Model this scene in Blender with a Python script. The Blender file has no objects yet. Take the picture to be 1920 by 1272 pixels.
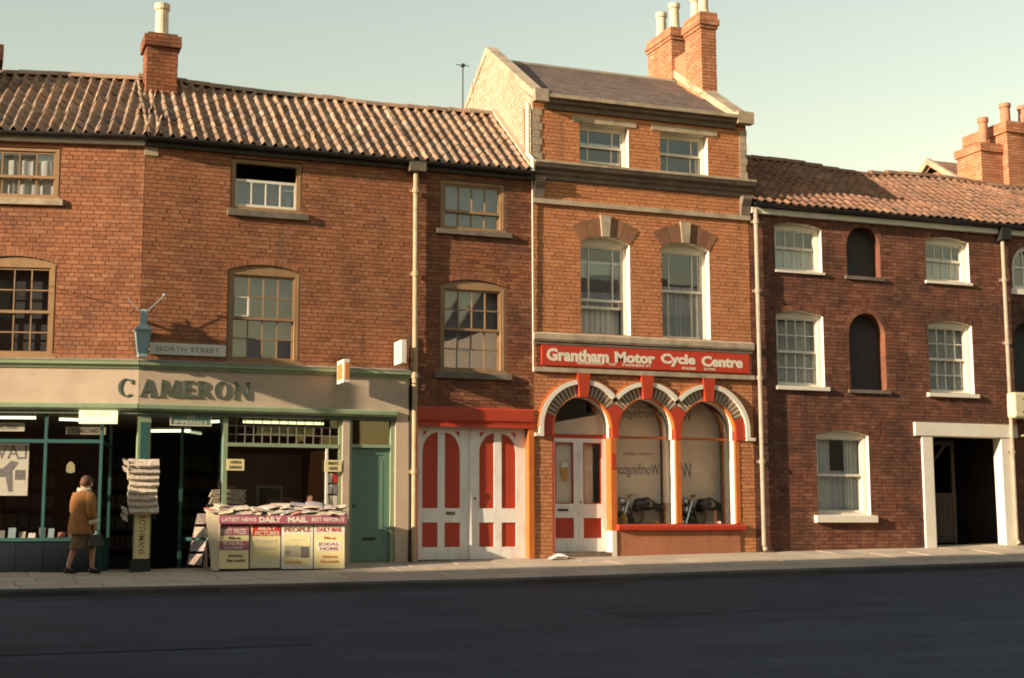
import bpy, bmesh, math, random
from mathutils import Vector, Matrix
R = math.radians
rnd = random.Random(7)
scene = bpy.context.scene
col = scene.collection

# ------------------------------------------------------------------ camera, sky, sun, exposure
cam_data = bpy.data.cameras.new('camera')
cam_data.sensor_fit = 'HORIZONTAL'; cam_data.sensor_width = 36.0
cam_data.lens = 2764 / 1920 * 36.0
cam_data.clip_start = 0.1; cam_data.clip_end = 3000
cam = bpy.data.objects.new('camera', cam_data); col.objects.link(cam)
CAM = Vector((-3.108, -26.182, 0.446))
YAW, PITCH, ROLL = 0.36763, 0.13355, -0.00326
def cam_axes():
    f0 = Vector((math.sin(YAW), math.cos(YAW), 0)); r0 = Vector((math.cos(YAW), -math.sin(YAW), 0)); up = Vector((0, 0, 1))
    f = math.cos(PITCH) * f0 + math.sin(PITCH) * up
    u = -math.sin(PITCH) * f0 + math.cos(PITCH) * up
    r = math.cos(ROLL) * r0 + math.sin(ROLL) * u
    u2 = -math.sin(ROLL) * r0 + math.cos(ROLL) * u
    return r, u2, f
_r, _u, _f = cam_axes()
cam.matrix_world = Matrix(((_r.x, _u.x, -_f.x, CAM.x), (_r.y, _u.y, -_f.y, CAM.y), (_r.z, _u.z, -_f.z, CAM.z), (0, 0, 0, 1)))
scene.camera = cam

SUN_TRAVEL = Vector((1.0, 0.205, -0.29)).normalized()        # low sun raking along the street from the left
SUN_EL = math.asin(-SUN_TRAVEL.z)
world = bpy.data.worlds.new('World'); scene.world = world; world.use_nodes = True
wn = world.node_tree.nodes; wl = world.node_tree.links
for n in list(wn): wn.remove(n)
w_out = wn.new('ShaderNodeOutputWorld'); w_bg = wn.new('ShaderNodeBackground'); w_sky = wn.new('ShaderNodeTexSky')
w_sky.sky_type = 'NISHITA'; w_sky.sun_disc = False
w_sky.sun_elevation = SUN_EL
w_sky.sun_rotation = math.atan2(-SUN_TRAVEL.x, -SUN_TRAVEL.y)
w_sky.air_density = 1.9; w_sky.dust_density = 0.3; w_sky.ozone_density = 0.4
w_mix = wn.new('ShaderNodeMix'); w_mix.data_type = 'RGBA'; w_mix.blend_type = 'MULTIPLY'; w_mix.inputs[0].default_value = 1.0
w_mix.inputs[7].default_value = (1.10, 1.0, 0.95, 1)
wl.new(w_sky.outputs[0], w_mix.inputs[6]); wl.new(w_mix.outputs[2], w_bg.inputs[0]); wl.new(w_bg.outputs[0], w_out.inputs[0])
w_bg.inputs[1].default_value = 0.086
sun_d = bpy.data.lights.new('sun', 'SUN'); sun_d.energy = 5.0; sun_d.angle = R(0.55); sun_d.color = (1.0, 0.79, 0.58)
sun = bpy.data.objects.new('sun', sun_d); col.objects.link(sun)
sun.rotation_euler = SUN_TRAVEL.to_track_quat('-Z', 'Y').to_euler(); sun.location = (-40, -20, 30)
vs = scene.view_settings
vs.view_transform = 'Standard'; vs.look = 'None'; vs.gamma = 1.0; vs.use_curve_mapping = False; vs.exposure = 1.2
scene.cycles.filter_width = 1.9; scene.cycles.max_bounces = 6; scene.cycles.transparent_max_bounces = 12

# ------------------------------------------------------------------ materials
MATS = {}
def _new(name):
    m = bpy.data.materials.new(name); m.use_nodes = True; MATS[name] = m
    nt = m.node_tree
    return m, nt.nodes, nt.links, nt.nodes['Principled BSDF']
def surf(name, c1, c2=None, rough=0.7, scale=8.0, detail=6.0, bump=0.15, bscale=None, spec=0.3, dirt=None, dirt_scale=1.2, dirt_amt=0.5, stretch=None, metal=0.0):
    """noise-mottled paint, stone, wood, etc.; dirt = a second large-scale stain colour"""
    m, n, l, b = _new(name)
    if c2 is None: c2 = tuple(x * 0.82 for x in c1)
    geo = n.new('ShaderNodeNewGeometry')
    vec = geo.outputs['Position']
    if stretch:
        mp = n.new('ShaderNodeMapping'); mp.inputs['Scale'].default_value = stretch
        l.new(vec, mp.inputs['Vector']); vec = mp.outputs[0]
    nz = n.new('ShaderNodeTexNoise'); nz.inputs['Scale'].default_value = scale; nz.inputs['Detail'].default_value = detail; nz.inputs['Roughness'].default_value = 0.65
    l.new(vec, nz.inputs['Vector'])
    rp = n.new('ShaderNodeValToRGB'); rp.color_ramp.elements[0].position = 0.32; rp.color_ramp.elements[1].position = 0.68
    rp.color_ramp.elements[0].color = (*c2, 1); rp.color_ramp.elements[1].color = (*c1, 1)
    l.new(nz.outputs['Fac'], rp.inputs[0])
    out = rp.outputs[0]
    if dirt:
        n2 = n.new('ShaderNodeTexNoise'); n2.inputs['Scale'].default_value = dirt_scale; n2.inputs['Detail'].default_value = 8.0; n2.inputs['Roughness'].default_value = 0.7
        l.new(vec, n2.inputs['Vector'])
        mr = n.new('ShaderNodeMapRange'); mr.inputs[1].default_value = 0.48; mr.inputs[2].default_value = 0.68; mr.inputs[3].default_value = 0.0; mr.inputs[4].default_value = dirt_amt
        l.new(n2.outputs['Fac'], mr.inputs[0])
        mx = n.new('ShaderNodeMix'); mx.data_type = 'RGBA'
        l.new(mr.outputs[0], mx.inputs[0]); l.new(out, mx.inputs[6]); mx.inputs[7].default_value = (*dirt, 1)
        out = mx.outputs[2]
    l.new(out, b.inputs['Base Color'])
    b.inputs['Roughness'].default_value = rough; b.inputs['Specular IOR Level'].default_value = spec; b.inputs['Metallic'].default_value = metal
    if bump:
        nb = n.new('ShaderNodeTexNoise'); nb.inputs['Scale'].default_value = bscale or scale * 6; nb.inputs['Detail'].default_value = 5.0
        l.new(vec, nb.inputs['Vector'])
        bp = n.new('ShaderNodeBump'); bp.inputs['Strength'].default_value = bump; bp.inputs['Distance'].default_value = 0.01
        l.new(nb.outputs['Fac'], bp.inputs['Height']); l.new(bp.outputs[0], b.inputs['Normal'])
    return m
def pieces(name, stops, soot=None, soot_amt=0.6, soot_scale=0.8, rough=0.85, bump=0.5, bscale=60, lo=0.46, hi=0.68, grain=0.28):
    """bricks, tiles, slates: every island (or every object) takes its own tone from the ramp"""
    m, n, l, b = _new(name)
    geo = n.new('ShaderNodeNewGeometry'); oi = n.new('ShaderNodeObjectInfo')
    ad = n.new('ShaderNodeMath'); ad.operation = 'ADD'; fr = n.new('ShaderNodeMath'); fr.operation = 'FRACT'
    l.new(geo.outputs['Random Per Island'], ad.inputs[0]); l.new(oi.outputs['Random'], ad.inputs[1]); l.new(ad.outputs[0], fr.inputs[0])
    rp = n.new('ShaderNodeValToRGB'); cr = rp.color_ramp
    while len(cr.elements) < len(stops): cr.elements.new(0.5)
    for i, c in enumerate(stops):
        cr.elements[i].position = i / (len(stops) - 1); cr.elements[i].color = (*c, 1)
    l.new(fr.outputs[0], rp.inputs[0]); out = rp.outputs[0]
    ng = n.new('ShaderNodeTexNoise'); ng.inputs['Scale'].default_value = 30; ng.inputs['Detail'].default_value = 6; ng.inputs['Roughness'].default_value = 0.7
    l.new(geo.outputs['Position'], ng.inputs['Vector'])
    mg = n.new('ShaderNodeMapRange'); mg.inputs[1].default_value = 0.3; mg.inputs[2].default_value = 0.7; mg.inputs[3].default_value = 1 - grain; mg.inputs[4].default_value = 1 + grain
    l.new(ng.outputs['Fac'], mg.inputs[0])
    hv = n.new('ShaderNodeHueSaturation'); l.new(mg.outputs[0], hv.inputs['Value']); l.new(out, hv.inputs['Color']); out = hv.outputs[0]
    if soot:
        n2 = n.new('ShaderNodeTexNoise'); n2.inputs['Scale'].default_value = soot_scale; n2.inputs['Detail'].default_value = 9; n2.inputs['Roughness'].default_value = 0.72
        l.new(geo.outputs['Position'], n2.inputs['Vector'])
        mr = n.new('ShaderNodeMapRange'); mr.inputs[1].default_value = lo; mr.inputs[2].default_value = hi; mr.inputs[3].default_value = 0; mr.inputs[4].default_value = soot_amt
        l.new(n2.outputs['Fac'], mr.inputs[0])
        mx = n.new('ShaderNodeMix'); mx.data_type = 'RGBA'; l.new(mr.outputs[0], mx.inputs[0]); l.new(out, mx.inputs[6]); mx.inputs[7].default_value = (*soot, 1); out = mx.outputs[2]
        if name.startswith('brick'):
            mp = n.new('ShaderNodeMapping'); mp.inputs['Scale'].default_value = (2.6, 2.6, .22); l.new(geo.outputs['Position'], mp.inputs['Vector'])
            n3 = n.new('ShaderNodeTexNoise'); n3.inputs['Scale'].default_value = 1.3; n3.inputs['Detail'].default_value = 6; n3.inputs['Roughness'].default_value = .65; l.new(mp.outputs[0], n3.inputs['Vector'])
            m3 = n.new('ShaderNodeMapRange'); m3.inputs[1].default_value = .54; m3.inputs[2].default_value = .74; m3.inputs[3].default_value = 0; m3.inputs[4].default_value = .68; l.new(n3.outputs['Fac'], m3.inputs[0])
            x3 = n.new('ShaderNodeMix'); x3.data_type = 'RGBA'; l.new(m3.outputs[0], x3.inputs[0]); l.new(out, x3.inputs[6]); x3.inputs[7].default_value = (*[c * 1.2 for c in soot], 1); out = x3.outputs[2]
    l.new(out, b.inputs['Base Color']); b.inputs['Roughness'].default_value = rough; b.inputs['Specular IOR Level'].default_value = 0.2
    nb = n.new('ShaderNodeTexNoise'); nb.inputs['Scale'].default_value = bscale; nb.inputs['Detail'].default_value = 5
    l.new(geo.outputs['Position'], nb.inputs['Vector'])
    bp = n.new('ShaderNodeBump'); bp.inputs['Strength'].default_value = bump; bp.inputs['Distance'].default_value = 0.008
    l.new(nb.outputs['Fac'], bp.inputs['Height']); l.new(bp.outputs[0], b.inputs['Normal'])
    return m
def glass(name, tint=(0.9, 0.93, 0.95), ior=1.7, rough=0.015, wav=0.03):
    m, n, l, b = _new(name)
    n.remove(b); o = n['Material Output']
    tr = n.new('ShaderNodeBsdfTransparent'); tr.inputs[0].default_value = (*tint, 1)
    gl = n.new('ShaderNodeBsdfGlossy'); gl.inputs['Roughness'].default_value = rough; gl.inputs[0].default_value = (1, 1, 1, 1)
    lw = n.new('ShaderNodeLayerWeight'); pw_ = n.new('ShaderNodeMath'); pw_.operation = 'POWER'; pw_.inputs[1].default_value = 4.0; l.new(lw.outputs['Facing'], pw_.inputs[0])
    fr = n.new('ShaderNodeMapRange'); fr.inputs[3].default_value = ((ior - 1) / (ior + 1)) ** 2; fr.inputs[4].default_value = 1.0; l.new(pw_.outputs[0], fr.inputs[0])
    mx = n.new('ShaderNodeMixShader')
    geo = n.new('ShaderNodeNewGeometry'); nz = n.new('ShaderNodeTexNoise'); nz.inputs['Scale'].default_value = 4.0; nz.inputs['Detail'].default_value = 1
    l.new(geo.outputs['Position'], nz.inputs['Vector'])
    bp = n.new('ShaderNodeBump'); bp.inputs['Strength'].default_value = wav; bp.inputs['Distance'].default_value = 0.05
    l.new(nz.outputs['Fac'], bp.inputs['Height']); l.new(bp.outputs[0], gl.inputs['Normal'])
    l.new(fr.outputs[0], mx.inputs[0]); l.new(tr.outputs[0], mx.inputs[1]); l.new(gl.outputs[0], mx.inputs[2]); l.new(mx.outputs[0], o.inputs[0])
    return m
def glow(name, c, s):
    m, n, l, b = _new(name); n.remove(b); e = n.new('ShaderNodeEmission'); e.inputs[0].default_value = (*c, 1); e.inputs[1].default_value = s
    l.new(e.outputs[0], n['Material Output'].inputs[0]); return m

pieces('brick_shop', [(.215, .086, .044), (.285, .116, .055), (.315, .132, .062), (.295, .118, .055), (.345, .160, .08), (.25, .10, .05), (.31, .125, .058)], soot=(.085, .05, .038), soot_amt=.6, soot_scale=1.1, lo=.47, hi=.72)
pieces('brick_narrow', [(.15, .052, .028), (.24, .088, .042), (.29, .115, .053), (.26, .095, .042), (.19, .07, .035), (.32, .14, .07)], soot=(.06, .038, .032), soot_amt=.7, soot_scale=.8, lo=.46, hi=.68)
pieces('brick_orange', [(.42, .170, .072), (.49, .205, .088), (.45, .182, .076), (.52, .225, .10), (.39, .155, .068)], soot=(.16, .085, .05), soot_amt=.4, soot_scale=.7, lo=.55, hi=.8, grain=.16)
pieces('brick_dark', [(.12, .048, .031), (.165, .065, .039), (.205, .082, .046), (.175, .066, .038), (.24, .108, .062), (.135, .054, .035)], soot=(.04, .027, .025), soot_amt=.75, soot_scale=.7, lo=.44, hi=.64)
pieces('brick_pale', [(.40, .325, .225), (.44, .36, .26), (.36, .285, .19), (.47, .39, .285)], soot=(.27, .195, .125), soot_amt=.5, lo=.5, hi=.7)
pieces('brick_stack', [(.40, .17, .085), (.46, .21, .11), (.36, .145, .075), (.50, .25, .14)], soot=(.12, .06, .04), soot_amt=.4)
pieces('brick_quoin', [(.36, .29, .21), (.42, .34, .25), (.30, .24, .17)], soot=(.12, .09, .07), soot_amt=.6)
pieces('voussoir_pale', [(.50, .42, .29), (.44, .36, .24), (.55, .46, .33)], soot=(.2, .15, .1), soot_amt=.4, grain=.15)
pieces('voussoir_grey', [(.15, .095, .065), (.19, .12, .08), (.22, .15, .10)], soot=(.08, .06, .05), soot_amt=.4, grain=.15)
pieces('voussoir_brown', [(.22, .105, .058), (.27, .135, .075), (.20, .09, .05)], soot=(.1, .06, .04), soot_amt=.5)
pieces('pantile', [(.29, .185, .12), (.34, .235, .16), (.26, .16, .105), (.38, .28, .20), (.33, .205, .13), (.21, .14, .10)], soot=(.10, .09, .078), soot_amt=.75, soot_scale=1.5, lo=.45, hi=.7, bscale=40)
pieces('pantile_old', [(.22, .115, .068), (.27, .145, .09), (.19, .10, .064), (.30, .175, .11)], soot=(.09, .07, .056), soot_amt=.7, soot_scale=1.3, lo=.45, hi=.68, bscale=40)
pieces('slate', [(.145, .108, .092), (.175, .13, .11), (.155, .115, .098), (.125, .097, .085)], soot=(.10, .085, .07), soot_amt=.5, soot_scale=1.2, bscale=30, bump=.3)
pieces('paving', [(.42, .35, .27), (.46, .385, .295), (.38, .32, .25), (.44, .37, .28)], soot=(.22, .18, .14), soot_amt=.45, soot_scale=1.1, grain=.15, bscale=90)
pieces('kerbstone', [(.085, .072, .066), (.105, .09, .08), (.07, .06, .058)], soot=(.05, .045, .04), soot_amt=.6, grain=.15, bscale=80)
pieces('paper', [(.62, .55, .42), (.70, .62, .48), (.52, .44, .34), (.66, .54, .40)], soot=(.25, .2, .19), soot_amt=.55, soot_scale=22, lo=.46, hi=.56, rough=.8, bump=.15)
pieces('magazine', [(.66, .6, .46), (.5, .14, .1), (.7, .58, .3), (.34, .36, .42), (.62, .5, .4), (.25, .2, .22), (.7, .66, .55)], soot=(.2, .14, .16), soot_amt=.7, soot_scale=16, lo=.48, hi=.6, rough=.5, bump=.1)
pieces('magazine_shaded', [(.10, .09, .08), (.09, .03, .025), (.05, .06, .08), (.12, .1, .06), (.04, .035, .04)], soot=(.03, .025, .03), soot_amt=.7, soot_scale=16, rough=.6, bump=.1)  # cover colours darkened to imitate the shade inside the shop
surf('mortar', (.15, .088, .058), (.105, .063, .043), rough=.95, scale=20, bump=.3)
surf('mortar_pale', (.36, .29, .2), rough=.95, scale=20)
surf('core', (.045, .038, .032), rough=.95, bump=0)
def asphalt(name, c1, c2):
    m, n, l, b = _new(name); geo = n.new('ShaderNodeNewGeometry')
    def noise(scale, st=None, det=6):
        v = geo.outputs['Position']
        if st: mp = n.new('ShaderNodeMapping'); mp.inputs['Scale'].default_value = st; l.new(v, mp.inputs['Vector']); v = mp.outputs[0]
        z = n.new('ShaderNodeTexNoise'); z.inputs['Scale'].default_value = scale; z.inputs['Detail'].default_value = det; z.inputs['Roughness'].default_value = .7; l.new(v, z.inputs['Vector']); return z.outputs['Fac']
    def ramp(f, lo, hi, a_, b_):
        r_ = n.new('ShaderNodeMapRange'); r_.inputs[1].default_value = lo; r_.inputs[2].default_value = hi; r_.inputs[3].default_value = a_; r_.inputs[4].default_value = b_; l.new(f, r_.inputs[0]); return r_.outputs[0]
    def mul(a_, b_): q = n.new('ShaderNodeMath'); q.operation = 'MULTIPLY'; l.new(a_, q.inputs[0]); l.new(b_, q.inputs[1]); return q.outputs[0]
    f = mul(ramp(noise(38, det=8), .3, .7, .35, 1.8), ramp(noise(1.0, (.05, 1.1, 1)), .3, .7, .62, 1.45))     # grain x wheel-polished bands
    f = mul(f, ramp(noise(.6), .35, .65, .8, 1.25))
    vo = n.new('ShaderNodeTexVoronoi'); vo.feature = 'DISTANCE_TO_EDGE'; vo.inputs['Scale'].default_value = .33
    mp = n.new('ShaderNodeMapping'); mp.inputs['Scale'].default_value = (.6, 1.3, 1); l.new(geo.outputs['Position'], mp.inputs['Vector'])
    ad = n.new('ShaderNodeVectorMath'); ad.operation = 'ADD'; l.new(mp.outputs[0], ad.inputs[0])
    nz = n.new('ShaderNodeTexNoise'); nz.inputs['Scale'].default_value = 1.7; nz.inputs['Detail'].default_value = 4; l.new(geo.outputs['Position'], nz.inputs['Vector']); l.new(nz.outputs['Color'], ad.inputs[1]); l.new(ad.outputs[0], vo.inputs['Vector'])
    f = mul(f, ramp(vo.outputs['Distance'], .0, .006, .45, 1.0))
    mx = n.new('ShaderNodeMix'); mx.data_type = 'RGBA'; l.new(ramp(noise(3), .35, .65, 0, 1), mx.inputs[0]); mx.inputs[6].default_value = (*c1, 1); mx.inputs[7].default_value = (*c2, 1)
    hv = n.new('ShaderNodeHueSaturation'); l.new(mx.outputs[2], hv.inputs['Color']); l.new(f, hv.inputs['Value']); l.new(hv.outputs[0], b.inputs['Base Color'])
    b.inputs['Roughness'].default_value = .8; b.inputs['Specular IOR Level'].default_value = .25
    bp = n.new('ShaderNodeBump'); bp.inputs['Strength'].default_value = .6; bp.inputs['Distance'].default_value = .012; l.new(noise(70, det=4), bp.inputs['Height']); l.new(bp.outputs[0], b.inputs['Normal'])
asphalt('asphalt', (.018, .027, .044), (.024, .032, .048))
asphalt('asphalt_patch', (.012, .019, .032), (.017, .024, .037))
asphalt('gutter_grime', (.045, .042, .043), (.032, .032, .036))
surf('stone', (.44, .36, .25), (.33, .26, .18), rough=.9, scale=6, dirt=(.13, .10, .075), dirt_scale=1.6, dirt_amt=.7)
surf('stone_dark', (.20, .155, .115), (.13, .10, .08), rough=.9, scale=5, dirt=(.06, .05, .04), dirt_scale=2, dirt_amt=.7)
surf('render_cream', (.50, .40, .285), (.45, .355, .25), rough=.85, scale=3, bump=.15, bscale=90, dirt=(.30, .22, .16), dirt_scale=1.3, dirt_amt=.35)
surf('green_paint', (.25, .32, .19), (.21, .28, .165), rough=.5, scale=4, spec=.4, dirt=(.15, .17, .10), dirt_scale=2.2, dirt_amt=.4, bump=.05)
surf('green_dark', (.085, .115, .075), (.07, .095, .06), rough=.5, scale=5, spec=.4, bump=.05)
surf('green_door', (.115, .21, .15), (.10, .185, .13), rough=.45, scale=4, spec=.4, bump=.05, stretch=(1, 1, .3))
surf('teal_paint', (.035, .11, .10), rough=.45, scale=5, spec=.4, bump=.05)
surf('riser_tile', (.012, .02, .028), (.009, .014, .02), rough=.35, scale=4, spec=.5, bump=.04)
surf('tan_paint', (.31, .19, .09), (.25, .15, .072), rough=.6, scale=9, dirt=(.16, .10, .055), dirt_scale=3, dirt_amt=.5, bump=.12, stretch=(1, 1, .4))
surf('grey_wood', (.20, .165, .12), (.13, .105, .08), rough=.85, scale=9, dirt=(.07, .055, .045), dirt_scale=3, dirt_amt=.6, bump=.3)
surf('white_paint', (.74, .68, .56), (.67, .615, .50), rough=.5, scale=5, spec=.4, dirt=(.40, .33, .24), dirt_scale=2.5, dirt_amt=.3, bump=.06)
surf('door_white', (.80, .775, .70), (.75, .72, .64), rough=.5, scale=4, spec=.4, dirt=(.42, .35, .26), dirt_scale=4.5, dirt_amt=.4, bump=.06, stretch=(1, 1, .4))
surf('red_paint', (.44, .048, .016), (.37, .038, .013), rough=.5, scale=5, spec=.4, dirt=(.25, .03, .012), dirt_scale=2.5, dirt_amt=.4, bump=.06)
surf('red_sign', (.46, .045, .018), (.42, .038, .015), rough=.55, scale=3, spec=.35, bump=.04)
surf('orange_trim', (.50, .145, .028), (.44, .11, .022), rough=.5, scale=5, spec=.4, bump=.06)
surf('black_iron', (.022, .021, .021), rough=.5, scale=12, spec=.4, bump=.1)
surf('dark_board', (.065, .06, .052), (.045, .042, .038), rough=.75, scale=8)
surf('lead', (.30, .27, .22), (.23, .2, .165), rough=.7, scale=6, dirt=(.12, .1, .08))
surf('pipe_tan', (.44, .33, .19), (.38, .27, .15), rough=.6, scale=6, dirt=(.2, .13, .07), dirt_scale=4, dirt_amt=.5, bump=.1)
surf('pipe_grey', (.36, .30, .22), (.29, .24, .175), rough=.6, scale=6, dirt=(.15, .11, .08), dirt_scale=4, dirt_amt=.5, bump=.1)
surf('pot_cream', (.60, .52, .38), (.50, .42, .29), rough=.8, scale=6, dirt=(.2, .15, .1), dirt_scale=4, dirt_amt=.5)
surf('pot_red', (.42, .21, .12), (.36, .17, .1), rough=.85, scale=6, dirt=(.12, .08, .06), dirt_scale=4, dirt_amt=.5)
surf('lamp_blue', (.30, .41, .43), (.25, .36, .38), rough=.5, scale=8, spec=.4, dirt=(.2, .2, .17), dirt_scale=7, dirt_amt=.35)
surf('cloth_net', (.58, .55, .50), (.48, .455, .41), rough=.95, scale=30, bump=.1)
surf('cloth_white', (.74, .69, .58), rough=.95, scale=10, bump=.1)
surf('cloth_brown', (.10, .07, .05), rough=.95, scale=10, bump=.1)
surf('backing_grey', (.23, .24, .25), (.19, .20, .21), rough=.9, scale=3, bump=0)
surf('backing_brown', (.09, .08, .07), rough=.9, scale=3, bump=0)
surf('reflection_cream', (.80, .68, .53), (.74, .62, .47), rough=.9, scale=2.5, bump=.05, dirt=(.62, .48, .34), dirt_scale=1.8, dirt_amt=.5)  # pale tone imitating reflections in the arched shop windows
surf('ink_grey', (.20, .185, .185), rough=.8, scale=14, bump=0)
surf('ink_red', (.36, .12, .06), rough=.8, scale=14, bump=0)
surf('ink_street', (.20, .16, .15), rough=.7, scale=25, bump=0)
surf('ink_dark', (.035, .03, .028), rough=.7, scale=14, bump=0)
surf('sign_white', (.68, .64, .53), (.62, .58, .47), rough=.5, scale=6, bump=.03, dirt=(.4, .33, .24), dirt_scale=5, dirt_amt=.35)
surf('sign_cream', (.66, .58, .36), rough=.5, scale=5, bump=.03)
surf('sign_orange', (.62, .20, .055), rough=.5, scale=8, bump=.03)
surf('lettering_white', (.72, .66, .52), rough=.55, scale=20, bump=0)
surf('poster_yellow', (.74, .64, .33), (.70, .60, .29), rough=.6, scale=8, bump=.03)
surf('poster_magenta', (.36, .11, .15), (.31, .09, .13), rough=.6, scale=8, bump=.03)
surf('poster_red', (.50, .045, .03), rough=.6, scale=8, bump=.03)
surf('poster_white', (.74, .69, .57), rough=.6, scale=8, bump=.03)
surf('poster_grey', (.28, .26, .25), (.14, .13, .13), rough=.6, scale=26, bump=.03)
surf('stand_cream', (.66, .57, .40), (.6, .51, .35), rough=.6, scale=5, bump=.05, dirt=(.4, .3, .2), dirt_amt=.4)
surf('wood_brown', (.23, .10, .045), (.17, .07, .032), rough=.6, scale=6, stretch=(1, 1, .2))
surf('wood_gate', (.06, .04, .032), (.04, .028, .022), rough=.8, scale=6, stretch=(1, 1, .2))
surf('wood_dark', (.045, .028, .02), (.03, .02, .015), rough=.7, scale=6, stretch=(1, 1, .2))
surf('shop_floor', (.07, .06, .05), rough=.6, scale=4)
surf('shop_ceiling', (.26, .24, .19), rough=.9, scale=4, bump=0)
surf('chrome', (.55, .55, .55), rough=.15, metal=1.0, scale=4, bump=0)
surf('black_enamel', (.018, .018, .02), rough=.2, spec=.6, scale=4, bump=0)
surf('tank_yellow', (.55, .34, .05), rough=.25, spec=.6, scale=4, bump=0)
surf('rubber', (.02, .02, .02), rough=.8, scale=20)
surf('skin', (.42, .235, .155), (.38, .205, .13), rough=.6, scale=12, bump=.05)
surf('hair_brown', (.12, .062, .032), (.08, .04, .02), rough=.7, scale=40, bump=.5)
surf('suede_tan', (.31, .145, .045), (.24, .11, .036), rough=.95, scale=7, bump=.4, dirt=(.19, .085, .03), dirt_scale=5, dirt_amt=.4)
surf('fleece', (.66, .56, .40), (.5, .42, .3), rough=1, scale=60, bump=.8)
surf('skirt_brown', (.135, .095, .05), (.1, .07, .037), rough=.95, scale=20, bump=.3)
surf('leather_black', (.015, .013, .013), rough=.45, scale=20, bump=.2)
surf('beer', (.55, .30, .05), rough=.4, scale=6, bump=0)
surf('plastic_white', (.74, .72, .66), rough=.4, scale=9, bump=.2)
glass('pane_glass', ior=1.75, wav=.004)
glass('shop_glass', tint=(.99, .99, .98), ior=1.5, wav=.003)
glass('lead_glass', tint=(.85, .86, .72), ior=1.6, wav=.08)
glow('tube_light', (.93, 1.0, .62), 1.2)
glow('box_light', (1.0, .83, .45), .75)
glow('dim_lamp', (1.0, .72, .30), .22)

# ------------------------------------------------------------------ object helpers
W = {}                                            # world position of every object's origin
ang = R(12.5); CA, SA = math.cos(ang), math.sin(ang)
def LEFT(p): return (p[0] * CA + p[1] * SA, -p[0] * SA + p[1] * CA, p[2])      # the shop's side face, turned off the street
def SIDE(x0):                                      # a face that looks along -X: u runs into the depth
    return lambda p: (x0 + p[1], p[0], p[2])
def link(o, parent=None, pos=Vector((0, 0, 0))):
    col.objects.link(o); W[o.name] = Vector(pos)
    if parent: o.parent = parent; o.location = Vector(pos) - W[parent.name]
    else: o.location = pos
    return o
def tag(o, label=None, cat=None, group=None, kind=None):
    if label: o['label'] = label
    if cat: o['category'] = cat
    if group: o['group'] = group
    if kind: o['kind'] = kind
    return o
def empty(name, loc, label=None, cat=None, group=None):
    o = bpy.data.objects.new(name, None); o.empty_display_size = .3
    return tag(link(o, None, loc), label, cat, group)
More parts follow.
